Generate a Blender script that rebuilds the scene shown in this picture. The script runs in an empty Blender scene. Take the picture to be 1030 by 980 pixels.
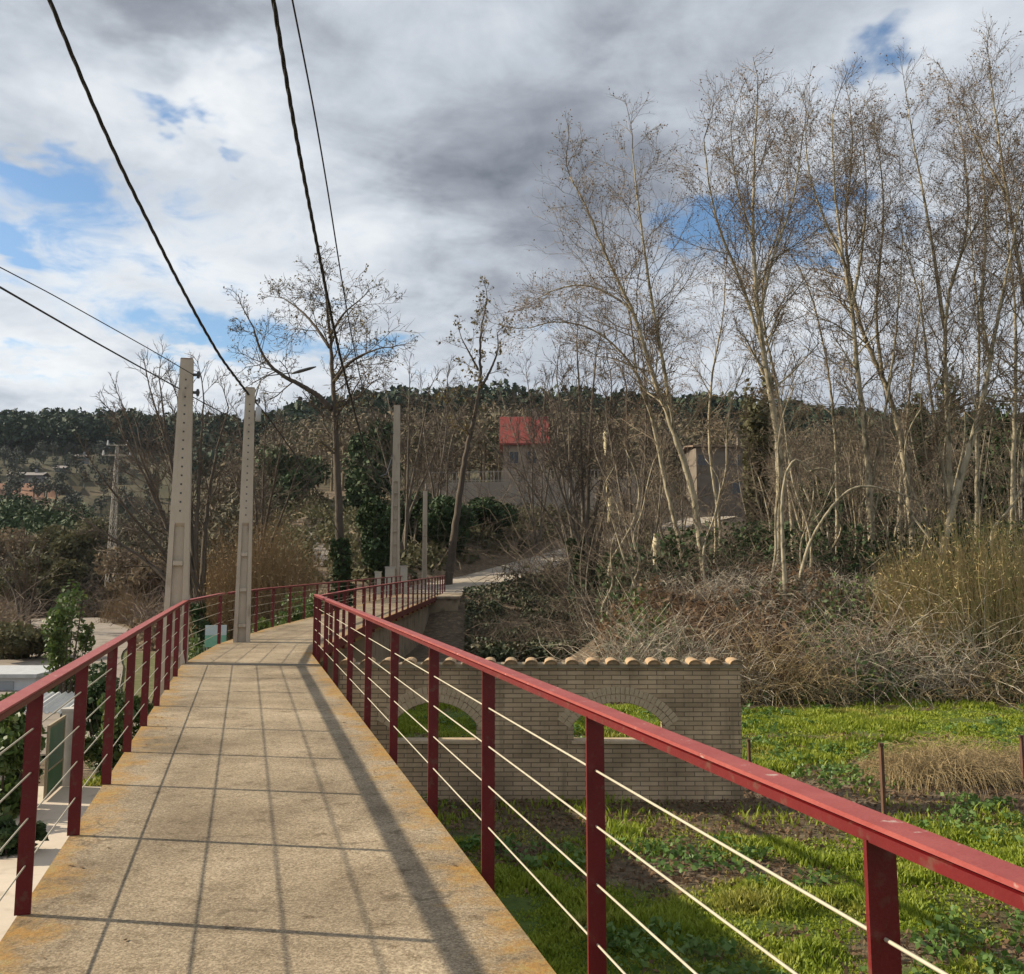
import bpy, math, random
import numpy as np
from mathutils import Vector
R_ = math.radians
S = bpy.context.scene
COL = S.collection
rng = np.random.default_rng(7)
random.seed(7)

# ------------------------------------------------------------------ camera
F, PX, PY, HZ = 1000.0, 515.0, 440.0, 569.0     # focal length and principal point of the lens, horizon row
EYE = 1.55
pitch = math.atan((HZ-PY)/F)
cam = bpy.data.objects.new('camera', bpy.data.cameras.new('camera')); COL.objects.link(cam)
cam.location = (0, 0, EYE); cam.rotation_euler = (math.pi/2+pitch, 0, 0)
cam.data.sensor_width = 36; cam.data.lens = F*36/1030
cam.data.shift_y = -(490-PY)/1030
cam.data.clip_end = 5000; cam.data.clip_start = 0.05
S.camera = cam

def ray(x, y):
    xc, yc = x-PX, PY-y
    fw = F*math.cos(pitch)-yc*math.sin(pitch)
    return xc/fw, (F*math.sin(pitch)+yc*math.cos(pitch))/fw
def at(x, y, Y):
    a, b = ray(x, y); return Vector((a*Y, Y, EYE+b*Y))

# ------------------------------------------------------------------ light
SUN_AZ, SUN_EL = R_(9.6), R_(26.5)
to_sun = Vector((-math.cos(SUN_AZ)*math.cos(SUN_EL), math.sin(SUN_AZ)*math.cos(SUN_EL), math.sin(SUN_EL)))
sd = bpy.data.lights.new('sun', 'SUN'); sd.energy = 5.0; sd.angle = R_(0.6); sd.color = (1.0, .88, .69)
so = bpy.data.objects.new('sun', sd); COL.objects.link(so)
so.rotation_euler = to_sun.to_track_quat('Z', 'Y').to_euler()
so.location = (-20, 5, 30)
S.view_settings.view_transform = 'Standard'; S.view_settings.look = 'None'
S.view_settings.exposure = 0.72; S.view_settings.gamma = 1.0
S.view_settings.use_curve_mapping = False
S.cycles.max_bounces = 5; S.cycles.diffuse_bounces = 2; S.cycles.glossy_bounces = 2; S.cycles.transmission_bounces = 3; S.cycles.transparent_max_bounces = 4

W = bpy.data.worlds.new('World'); S.world = W; W.use_nodes = True
def build_world():
    nt = W.node_tree; N = nt.nodes; Lk = nt.links; N.clear()
    out = N.new('ShaderNodeOutputWorld'); bg = N.new('ShaderNodeBackground'); bg.inputs[1].default_value = 0.09
    Lk.new(bg.outputs[0], out.inputs[0])
    sky = N.new('ShaderNodeTexSky'); sky.sky_type = 'NISHITA'; sky.sun_disc = False
    sky.sun_elevation = SUN_EL; sky.sun_rotation = math.atan2(to_sun.x, to_sun.y)
    sky.air_density = 1.0; sky.dust_density = 0.6; sky.ozone_density = 1.6
    tc = N.new('ShaderNodeTexCoord')
    def val(v):
        n = N.new('ShaderNodeValue'); n.outputs[0].default_value = v; return n.outputs[0]
    def M(op, a, b=None, c=None):
        n = N.new('ShaderNodeMath'); n.operation = op
        for i, v in enumerate((a, b, c)):
            if v is None: continue
            if isinstance(v, (int, float)): n.inputs[i].default_value = v
            else: Lk.new(v, n.inputs[i])
        return n.outputs[0]
    sep = N.new('ShaderNodeSeparateXYZ'); Lk.new(tc.outputs['Generated'], sep.inputs[0])
    dx, dy, dz = sep.outputs
    den = M('ADD', M('MAXIMUM', dz, 0.0), 0.22)
    cmb = N.new('ShaderNodeCombineXYZ'); Lk.new(M('DIVIDE', dx, den), cmb.inputs[0]); Lk.new(M('DIVIDE', dy, den), cmb.inputs[1])
    def noise(scale, detail, rough, dist, off, mp=None):
        m = N.new('ShaderNodeMapping'); Lk.new(mp or cmb.outputs[0], m.inputs[0]); m.inputs[1].default_value = off
        n = N.new('ShaderNodeTexNoise'); Lk.new(m.outputs[0], n.inputs[0])
        n.inputs['Scale'].default_value = scale; n.inputs['Detail'].default_value = detail
        n.inputs['Roughness'].default_value = rough; n.inputs['Distortion'].default_value = dist
        return n
    big = noise(1.1, 3, .55, .3, (3.1, 1.7, 0)).outputs[0]
    mid = noise(2.6, 7, .58, .6, (8.3, 2.2, 1)).outputs[0]
    fine = noise(8.0, 5, .62, .5, (1.3, 7.2, 3)).outputs[0]
    warp = noise(4.5, 4, .6, .2, (5, 5, 2))
    ws = N.new('ShaderNodeSeparateColor'); Lk.new(warp.outputs[1], ws.inputs[0])
    az = M('ADD', M('ARCTAN2', dx, dy), M('MULTIPLY', M('SUBTRACT', ws.outputs[0], .5), .22))
    el = M('ADD', M('ARCSINE', dz), M('MULTIPLY', M('SUBTRACT', ws.outputs[1], .5), .14))
    ae = N.new('ShaderNodeCombineXYZ'); Lk.new(az, ae.inputs[0]); Lk.new(el, ae.inputs[1])
    def blobs(lst):
        tot = 0.0
        for (x, y, sx, sy, amp) in lst:
            a, b = ray(x, y); a0 = math.atan(a); e0 = math.atan(b*math.cos(a0))
            v = N.new('ShaderNodeVectorMath'); v.operation = 'MULTIPLY_ADD'; Lk.new(ae.outputs[0], v.inputs[0])
            v.inputs[1].default_value = (1000/sx, 1000/sy, 0); v.inputs[2].default_value = (-a0*1000/sx, -e0*1000/sy, 0)
            d = N.new('ShaderNodeVectorMath'); d.operation = 'DOT_PRODUCT'; Lk.new(v.outputs[0], d.inputs[0]); Lk.new(v.outputs[0], d.inputs[1])
            tot = M('MULTIPLY_ADD', M('POWER', .367879, d.outputs['Value']), amp, tot)
        return tot
    holes = blobs([(185,108,38,12,.8), (28,165,48,22,.9), (232,150,22,9,.5), (5,248,25,18,.7), (105,150,60,10,.3),
                   (225,342,85,22,.85), (378,342,70,22,.85), (40,380,120,10,.35), (60,190,130,60,.42), (120,270,160,70,.34), (300,120,60,60,.15), (560,330,60,14,.4), (715,215,52,38,1.0), (805,205,40,38,.9), (770,245,90,30,.45),
                   (893,56,34,13,.7), (860,85,30,14,.3), (925,225,30,30,.45), (285,260,20,10,.3), (560,395,40,12,.35)])
    # cloud brightness map: + brighter, - darker
    lum = blobs([(200,22,110,42,-.40), (330,60,50,60,-.05), (255,100,60,45,.30), (90,100,100,45,.28), (330,215,90,80,.18), (120,260,160,60,.16),
                 (585,190,120,130,-.46), (470,150,70,140,-.14), (120,270,170,80,.10), (760,50,150,45,-.12), (560,30,80,40,.06),
                 (450,330,90,40,.12), (840,300,150,60,.14), (960,45,60,30,.12), (100,380,170,36,.28), (650,330,80,50,-.04)])
    L = M('ADD', M('ADD', .62, M('MULTIPLY', M('SUBTRACT', mid, .5), .95)), M('ADD', lum, M('MULTIPLY', M('SUBTRACT', fine, .5), .38)))
    L = M('ADD', L, M('MULTIPLY', M('SUBTRACT', big, .5), .25))
    cr = N.new('ShaderNodeValToRGB'); Lk.new(L, cr.inputs[0])
    e = cr.color_ramp.elements
    e[0].position = 0.10; e[0].color = (1.3, 1.48, 1.8, 1)
    e[1].position = 1.0; e[1].color = (6.2, 6.4, 6.55, 1)
    for p, c in ((.35, (2.4, 2.62, 3.0, 1)), (.58, (3.75, 4.08, 4.55, 1)), (.8, (5.1, 5.4, 5.75, 1))):
        q = e.new(p); q.color = c
    hm = M('ADD', holes, M('ADD', M('MULTIPLY', M('SUBTRACT', fine, .5), 1.5), M('MULTIPLY', M('SUBTRACT', mid, .5), 1.0)))
    mr = N.new('ShaderNodeMapRange'); mr.interpolation_type = 'SMOOTHSTEP'
    Lk.new(hm, mr.inputs[0]); mr.inputs[1].default_value = .25; mr.inputs[2].default_value = .95
    mr.inputs[3].default_value = 0; mr.inputs[4].default_value = .95
    hs = N.new('ShaderNodeHueSaturation'); Lk.new(sky.outputs[0], hs.inputs['Color']); hs.inputs['Saturation'].default_value = 1.2; hs.inputs['Value'].default_value = 1.0
    mx = N.new('ShaderNodeMix'); mx.data_type = 'RGBA'
    Lk.new(mr.outputs[0], mx.inputs[0]); Lk.new(cr.outputs[0], mx.inputs[6]); Lk.new(hs.outputs[0], mx.inputs[7])
    Lk.new(mx.outputs[2], bg.inputs[0])
build_world()
W.cycles.sampling_method = 'NONE'

# ------------------------------------------------------------------ materials
MATS = {}
def mat(name, c1, c2=None, scale=8, detail=6, rough=.85, bump=0, bscale=None, c3=None, s3=40, t3=(.55, .7), spec=.3, coord='Object', stretch=None, metal=0, trans=0):
    if name in MATS: return MATS[name]
    m = bpy.data.materials.new(name); m.use_nodes = True
    nt = m.node_tree; N = nt.nodes; Lk = nt.links
    b = N['Principled BSDF']; b.inputs['Roughness'].default_value = rough; b.inputs['Metallic'].default_value = metal
    b.inputs['Specular IOR Level'].default_value = spec
    tc = N.new('ShaderNodeTexCoord'); co = tc.outputs[coord]
    if stretch:
        mp = N.new('ShaderNodeMapping'); Lk.new(co, mp.inputs[0]); mp.inputs[3].default_value = stretch; co = mp.outputs[0]
    c2 = c2 or c1
    n1 = N.new('ShaderNodeTexNoise'); Lk.new(co, n1.inputs[0]); n1.inputs['Scale'].default_value = scale; n1.inputs['Detail'].default_value = detail; n1.inputs['Roughness'].default_value = .65
    r = N.new('ShaderNodeValToRGB'); Lk.new(n1.outputs[0], r.inputs[0])
    r.color_ramp.elements[0].position = .33; r.color_ramp.elements[0].color = (*c1, 1)
    r.color_ramp.elements[1].position = .67; r.color_ramp.elements[1].color = (*c2, 1)
    col = r.outputs[0]
    if c3:
        n3 = N.new('ShaderNodeTexNoise'); Lk.new(co, n3.inputs[0]); n3.inputs['Scale'].default_value = s3; n3.inputs['Detail'].default_value = 5
        mr = N.new('ShaderNodeMapRange'); Lk.new(n3.outputs[0], mr.inputs[0]); mr.inputs[1].default_value = t3[0]; mr.inputs[2].default_value = t3[1]
        mx = N.new('ShaderNodeMix'); mx.data_type = 'RGBA'; Lk.new(mr.outputs[0], mx.inputs[0]); Lk.new(col, mx.inputs[6]); mx.inputs[7].default_value = (*c3, 1)
        col = mx.outputs[2]
    Lk.new(col, b.inputs['Base Color'])
    if bump:
        n2 = N.new('ShaderNodeTexNoise'); Lk.new(co, n2.inputs[0]); n2.inputs['Scale'].default_value = bscale or scale*4; n2.inputs['Detail'].default_value = 6
        bp = N.new('ShaderNodeBump'); bp.inputs['Strength'].default_value = bump; bp.inputs['Distance'].default_value = .02
        Lk.new(n2.outputs[0], bp.inputs['Height']); Lk.new(bp.outputs[0], b.inputs['Normal'])
    if trans:
        t = N.new('ShaderNodeBsdfTranslucent'); Lk.new(col, t.inputs[0])
        ms = N.new('ShaderNodeMixShader'); ms.inputs[0].default_value = trans
        Lk.new(b.outputs[0], ms.inputs[1]); Lk.new(t.outputs[0], ms.inputs[2]); Lk.new(ms.outputs[0], N['Material Output'].inputs[0])
    MATS[name] = m; return m

RED = mat('red_paint', (.095, .0042, .006), (.125, .006, .008), 6, rough=.42, bump=.08, bscale=90, c3=(.11, .035, .025), s3=22, t3=(.58, .70), spec=.4)
RAILTOP = mat('sunlit_scuffed_red_paint', (.24, .042, .038), (.30, .07, .06), 9, rough=.55, bump=.1, bscale=120, c3=(.40, .29, .25), s3=24, t3=(.64, .71), spec=.4)  # same red with glancing sun on the plate mixed in as pink, plus pale scuffs
CABLE = mat('steel_cable', (.38, .34, .25), (.45, .40, .3), 30, rough=.5, spec=.5)
POLEC = mat('pole_concrete', (.36, .31, .24), (.45, .39, .31), 3, rough=.9, bump=.25, bscale=60, c3=(.26, .22, .17), s3=5, t3=(.58, .75), stretch=(1, 1, .35))
POLETOP = mat('rusty_concrete', (.16, .10, .07), (.22, .15, .1), 8, rough=.9)
WIRE = mat('black_cable', (.018, .018, .02), (.03, .03, .03), 20, rough=.6)
DARK = mat('dark_metal', (.05, .05, .055), (.08, .08, .08), 10, rough=.6)
WHITE = mat('white_paint', (.46, .47, .47), (.36, .37, .37), 4, rough=.6)
CONC = mat('stained_concrete', (.24, .185, .125), (.33, .27, .19), 1.2, rough=.95, bump=.3, bscale=25, c3=(.12, .095, .06), s3=2.2, t3=(.52, .7))
BARKP = mat('plane_bark', (.40, .345, .24), (.22, .19, .13), 3.5, rough=.9, bump=.3, bscale=30, c3=(.11, .095, .06), s3=6, t3=(.52, .62), stretch=(1, 1, .4))
TWIGP = mat('plane_twig', (.22, .175, .12), (.15, .115, .08), 2, rough=.9)
BARKD = mat('dark_bark', (.055, .043, .032), (.095, .076, .057), 5, rough=.95, bump=.4, bscale=30, stretch=(1, 1, .3))
BARKG = mat('grey_bark', (.15, .125, .095), (.08, .065, .05), 4, rough=.95, bump=.3, bscale=30)
TWIGD = mat('dark_twig', (.085, .066, .05), (.12, .095, .072), 2, rough=.95)
SEED = mat('dry_leaf', (.12, .07, .04), (.19, .125, .07), 1.5, rough=.9, trans=.25)
DRYL = mat('yellow_leaf', (.15, .12, .04), (.11, .08, .03), 1.5, rough=.9, trans=.3)
BRAMB = mat('dry_bramble', (.54, .48, .37), (.24, .20, .15), 5, rough=.9, c3=(.13, .105, .08), s3=4, t3=(.5, .65))
BRAMBR = mat('rusty_bramble', (.29, .205, .135), (.17, .12, .08), 5, rough=.9)
IVY = mat('ivy_leaf', (.022, .042, .016), (.045, .075, .026), 2.5, rough=.7, c3=(.07, .09, .03), s3=4, t3=(.55, .7), spec=.2, trans=.1)
GREENL = mat('shrub_leaf', (.05, .09, .02), (.09, .13, .03), 2.5, rough=.55, c3=(.15, .15, .04), s3=3, t3=(.58, .7), spec=.45, trans=.25)
OLIVEL = mat('olive_scrub_leaf', (.075, .075, .035), (.11, .10, .05), 1.2, rough=.8, trans=.2)
BROWNL = mat('brown_scrub', (.13, .095, .06), (.18, .14, .09), 1.2, rough=.9, trans=.2)
PINE = mat('pine_needles', (.018, .034, .02), (.035, .055, .026), .25, rough=.8, c3=(.05, .07, .03), s3=.5, t3=(.55, .7))
PINEN = mat('near_pine_needles', (.03, .055, .022), (.06, .085, .03), .5, rough=.8)
CANE = mat('cane_stalk', (.52, .40, .21), (.28, .22, .10), 7, rough=.85, c3=(.16, .19, .055), s3=4, t3=(.5, .65), trans=.15)
GOLD = mat('golden_stem', (.30, .205, .105), (.19, .13, .065), 5.0, rough=.85, trans=.1)
DRYG = mat('dry_grass', (.42, .32, .17), (.30, .22, .11), 1.5, rough=.85, trans=.2)
GRASS = mat('grass_blade', (.17, .23, .018), (.27, .31, .032), 2.5, rough=.65, c3=(.34, .31, .07), s3=.9, t3=(.55, .72), trans=.35, spec=.35)
RUST = mat('rusty_iron', (.12, .06, .035), (.08, .045, .03), 12, rough=.9)
ROADM = mat('pale_road', (.34, .29, .23), (.27, .23, .18), .8, rough=.95, bump=.2, bscale=20, c3=(.19, .155, .11), s3=.6, t3=(.52, .7))
TRACK = mat('dirt_track_soil', (.27, .23, .19), (.21, .175, .14), .6, rough=.95, bump=.3, bscale=12, c3=(.14, .115, .08), s3=1.5, t3=(.55, .7))
PAVE = mat('pale_paving', (.55, .47, .38), (.47, .40, .32), 1.5, rough=.9, c3=(.36, .30, .23), s3=2.5, t3=(.58, .75))
HOUSEW = mat('ochre_render', (.22, .175, .13), (.28, .22, .165), .7, rough=.95)
HOUSEG = mat('grey_render', (.17, .14, .11), (.11, .09, .07), 1.6, rough=.95)
REDROOF = mat('red_roof', (.24, .045, .035), (.14, .03, .024), 2.2, rough=.9, bump=.4, bscale=9, c3=(.13, .06, .045), s3=1.3, t3=(.5, .66), stretch=(3, .5, 1))
GLASS = mat('dark_window', (.02, .022, .025), rough=.15, spec=.6)
WALLC = mat('retaining_concrete', (.30, .26, .21), (.23, .195, .155), .5, rough=.95)
GREENP = mat('green_sheet', (.05, .12, .06), (.07, .15, .08), 3, rough=.5)
TILE = mat('clay_tile', (.40, .27, .15), (.30, .20, .12), 3, rough=.9, bump=.2, c3=(.2, .16, .1), s3=7, t3=(.52, .7))
TEAL = mat('pale_blue_board', (.45, .55, .58), (.4, .5, .52), 3, rough=.5)
REDEARTH = (.33, .14, .075)

def brick_mat():
    m = bpy.data.materials.new('tan_brick'); m.use_nodes = True; nt = m.node_tree; N = nt.nodes; Lk = nt.links
    b = N['Principled BSDF']; b.inputs['Roughness'].default_value = .92; b.inputs['Specular IOR Level'].default_value = .2
    tc = N.new('ShaderNodeTexCoord'); sp = N.new('ShaderNodeSeparateXYZ'); Lk.new(tc.outputs['Object'], sp.inputs[0])
    ad = N.new('ShaderNodeMath'); ad.operation = 'ADD'; Lk.new(sp.outputs[0], ad.inputs[0]); Lk.new(sp.outputs[1], ad.inputs[1])
    cb = N.new('ShaderNodeCombineXYZ'); Lk.new(ad.outputs[0], cb.inputs[0]); Lk.new(sp.outputs[2], cb.inputs[1])
    br = N.new('ShaderNodeTexBrick'); Lk.new(cb.outputs[0], br.inputs[0])
    br.inputs['Scale'].default_value = 1; br.inputs['Brick Width'].default_value = .25; br.inputs['Row Height'].default_value = .062
    br.inputs['Mortar Size'].default_value = .0065; br.inputs['Mortar Smooth'].default_value = .2; br.inputs['Bias'].default_value = 0
    br.inputs['Color1'].default_value = (.45, .335, .215, 1); br.inputs['Color2'].default_value = (.33, .24, .15, 1); br.inputs['Mortar'].default_value = (.16, .125, .085, 1)
    n = N.new('ShaderNodeTexNoise'); Lk.new(tc.outputs['Object'], n.inputs[0]); n.inputs['Scale'].default_value = 1.4; n.inputs['Detail'].default_value = 7
    mr = N.new('ShaderNodeMapRange'); Lk.new(n.outputs[0], mr.inputs[0]); mr.inputs[1].default_value = .36; mr.inputs[2].default_value = .66; mr.inputs[3].default_value = .62; mr.inputs[4].default_value = 1.18
    mx = N.new('ShaderNodeMix'); mx.data_type = 'RGBA'; mx.blend_type = 'MULTIPLY'; mx.inputs[0].default_value = 1
    Lk.new(br.outputs[0], mx.inputs[6]); Lk.new(mr.outputs[0], mx.inputs[7]); Lk.new(mx.outputs[2], b.inputs['Base Color'])
    mp = N.new('ShaderNodeMapping'); Lk.new(tc.outputs['Object'], mp.inputs[0]); mp.inputs[3].default_value = (5, 5, .5)
    n2 = N.new('ShaderNodeTexNoise'); Lk.new(mp.outputs[0], n2.inputs[0]); n2.inputs['Scale'].default_value = 1; n2.inputs['Detail'].default_value = 8; n2.inputs['Roughness'].default_value = .7
    m2 = N.new('ShaderNodeMapRange'); Lk.new(n2.outputs[0], m2.inputs[0]); m2.inputs[1].default_value = .54; m2.inputs[2].default_value = .72; m2.inputs[3].default_value = 0; m2.inputs[4].default_value = .6
    x2 = N.new('ShaderNodeMix'); x2.data_type = 'RGBA'; Lk.new(m2.outputs[0], x2.inputs[0]); Lk.new(mx.outputs[2], x2.inputs[6]); x2.inputs[7].default_value = (.13, .105, .07, 1); Lk.new(x2.outputs[2], b.inputs['Base Color'])
    bp = N.new('ShaderNodeBump'); bp.inputs['Strength'].default_value = .6; bp.inputs['Distance'].default_value = .008; bp.invert = True
    Lk.new(br.outputs['Fac'], bp.inputs['Height']); Lk.new(bp.outputs[0], b.inputs['Normal'])
    return m
BRICK = brick_mat()

def deck_mat():
    m = bpy.data.materials.new('deck_concrete'); m.use_nodes = True; nt = m.node_tree; N = nt.nodes; Lk = nt.links
    b = N['Principled BSDF']; b.inputs['Roughness'].default_value = .92; b.inputs['Specular IOR Level'].default_value = .2
    tc = N.new('ShaderNodeTexCoord'); ob = tc.outputs['Object']; uv = tc.outputs['UV']
    def nz(s, d=6, r=.6):
        n = N.new('ShaderNodeTexNoise'); Lk.new(ob, n.inputs[0]); n.inputs['Scale'].default_value = s; n.inputs['Detail'].default_value = d; n.inputs['Roughness'].default_value = r; return n.outputs[0]
    def ramp(f, *st):
        r = N.new('ShaderNodeValToRGB'); Lk.new(f, r.inputs[0]); e = r.color_ramp.elements
        e[0].position, e[0].color = st[0][0], (*st[0][1], 1); e[1].position, e[1].color = st[-1][0], (*st[-1][1], 1)
        for p, c in st[1:-1]: q = e.new(p); q.color = (*c, 1)
        return r.outputs[0]
    def mixc(f, a, c, bt='MIX'):
        x = N.new('ShaderNodeMix'); x.data_type = 'RGBA'; x.blend_type = bt
        if isinstance(f, float): x.inputs[0].default_value = f
        else: Lk.new(f, x.inputs[0])
        for i, v in ((6, a), (7, c)):
            if isinstance(v, tuple): x.inputs[i].default_value = (*v, 1)
            else: Lk.new(v, x.inputs[i])
        return x.outputs[2]
    def mth(op, a, c):
        x = N.new('ShaderNodeMath'); x.operation = op
        for i, v in enumerate((a, c)):
            if isinstance(v, (int, float)): x.inputs[i].default_value = v
            else: Lk.new(v, x.inputs[i])
        return x.outputs[0]
    base = ramp(nz(1.3, 8), (.3, (.185, .145, .098)), (.5, (.265, .213, .148)), (.7, (.35, .288, .207)))
    base = mixc(1.0, base, ramp(nz(.55, 9, .65), (.3, (.62, .60, .56)), (.48, (.95, .94, .92)), (.7, (1.16, 1.15, 1.12))), 'MULTIPLY')
    base = mixc(1.0, base, ramp(nz(7, 9, .75), (.34, (.55, .52, .47)), (.46, (1, 1, 1)), (.8, (1.05, 1.05, 1.04))), 'MULTIPLY')
    vor = N.new('ShaderNodeTexVoronoi'); Lk.new(ob, vor.inputs[0]); vor.inputs['Scale'].default_value = 95
    sc = N.new('ShaderNodeSeparateColor'); Lk.new(vor.outputs['Color'], sc.inputs[0])
    base = mixc(1.0, base, ramp(sc.outputs[0], (.0, (.72, .69, .66)), (.5, (.98, .97, .95)), (.97, (1.3, 1.31, 1.31))), 'MULTIPLY')
    base = mixc(1.0, base, ramp(nz(130, 4, .7), (.3, (.62, .6, .57)), (.5, (1, 1, 1)), (.72, (1.35, 1.33, 1.3))), 'MULTIPLY')
    # lichen growing in along both edges
    su = N.new('ShaderNodeSeparateXYZ'); Lk.new(uv, su.inputs[0])
    ed = mth('ABSOLUTE', mth('SUBTRACT', su.outputs[0], .5), 0)
    f = mth('ADD', mth('MULTIPLY', mth('SUBTRACT', ed, .36), 7.0), mth('MULTIPLY', mth('SUBTRACT', nz(3.5, 8, .7), .52), 4.2))
    mr = N.new('ShaderNodeMapRange'); Lk.new(f, mr.inputs[0]); mr.inputs[1].default_value = .2; mr.inputs[2].default_value = 1.1; mr.inputs[4].default_value = .85
    li = mixc(mr.outputs[0], base, ramp(nz(18, 5), (.35, (.20, .125, .04)), (.5, (.33, .17, .035)), (.65, (.31, .22, .07))))
    # dark damp dirt hugging the edges and random blotches
    crk = N.new('ShaderNodeTexVoronoi'); crk.feature = 'DISTANCE_TO_EDGE'; crk.inputs['Scale'].default_value = .42
    wn = N.new('ShaderNodeTexNoise'); wn.inputs['Scale'].default_value = 2.2; wn.inputs['Detail'].default_value = 6; Lk.new(ob, wn.inputs[0])
    va = N.new('ShaderNodeVectorMath'); va.operation = 'MULTIPLY_ADD'; Lk.new(wn.outputs['Color'], va.inputs[0]); va.inputs[1].default_value = (.7, .7, .7); Lk.new(ob, va.inputs[2]); Lk.new(va.outputs[0], crk.inputs[0])
    cm = N.new('ShaderNodeMapRange'); Lk.new(crk.outputs['Distance'], cm.inputs[0]); cm.inputs[1].default_value = .0015; cm.inputs[2].default_value = .006; cm.inputs[3].default_value = .55; cm.inputs[4].default_value = 0
    li = mixc(mth('MULTIPLY', cm.outputs[0], mth('GREATER_THAN', nz(.9, 3), .53)), li, (.09, .07, .045))
    d2 = mth('ADD', mth('MULTIPLY', mth('SUBTRACT', ed, .46), 9.0), mth('MULTIPLY', mth('SUBTRACT', nz(6, 8, .7), .55), 4.0))
    m2 = N.new('ShaderNodeMapRange'); Lk.new(d2, m2.inputs[0]); m2.inputs[1].default_value = .1; m2.inputs[2].default_value = 1.0; m2.inputs[4].default_value = .55
    li = mixc(m2.outputs[0], li, (.13, .105, .06))
    Lk.new(li, b.inputs['Base Color'])
    bp = N.new('ShaderNodeBump'); bp.inputs['Strength'].default_value = .7; bp.inputs['Distance'].default_value = .006
    Lk.new(mth('ADD', sc.outputs[0], nz(60, 5)), bp.inputs['Height']); Lk.new(bp.outputs[0], b.inputs['Normal'])
    return m
DECK = deck_mat()

# ------------------------------------------------------------------ object helpers
def tag(o, label=None, cat=None, group=None, kind=None):
    if label: o['label'] = label
    if cat: o['category'] = cat
    if group: o['group'] = group
    if kind: o['kind'] = kind
    return o
def empty(name, loc, label, cat, group=None):
    o = bpy.data.objects.new(name, None); COL.objects.link(o); o.location = loc; o.empty_display_size = .3
    return tag(o, label, cat, group)
def mesh_np(name, V, faces, m, parent=None, smooth=False):
    """V (n,3) world coordinates; faces: list of int arrays (k,3) or (k,4). With a parent, V is made relative to it."""
    V = np.asarray(V, dtype=np.float32).reshape(-1, 3)
    if parent is not None: V = V-np.array(parent.matrix_world.translation if parent.type != 'EMPTY' else parent.location, dtype=np.float32) if parent.parent is None else V-np.array(root_loc(parent), dtype=np.float32)
    me = bpy.data.meshes.new(name)
    me.vertices.add(len(V)); me.vertices.foreach_set('co', V.ravel())
    faces = [np.asarray(f, dtype=np.int32) for f in faces if len(f)]
    loops = np.concatenate([f.ravel() for f in faces]); cnt = np.concatenate([np.full(len(f), f.shape[1]) for f in faces])
    me.loops.add(len(loops)); me.loops.foreach_set('vertex_index', loops)
    me.polygons.add(len(cnt)); st = np.zeros(len(cnt), dtype=np.int32); st[1:] = np.cumsum(cnt)[:-1]
    me.polygons.foreach_set('loop_start', st)
    me.polygons.foreach_set('use_smooth', np.full(len(cnt), bool(smooth)))
    me.update(calc_edges=True); me.validate()
    if m: me.materials.append(m)
    o = bpy.data.objects.new(name, me); COL.objects.link(o)
    if parent is not None: o.parent = parent
    return o
def root_loc(o):
    while o.parent: o = o.parent
    return o.location
def top(name, V, faces, m, label, cat, group=None, kind=None, smooth=False):
    """a one-mesh thing with its origin at its base centre"""
    V = np.asarray(V, dtype=np.float32).reshape(-1, 3)
    c = np.array([V[:, 0].mean(), V[:, 1].mean(), V[:, 2].min()])
    o = mesh_np(name, V-c, faces, m, None, smooth); o.location = c
    return tag(o, label, cat, group, kind)

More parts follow.
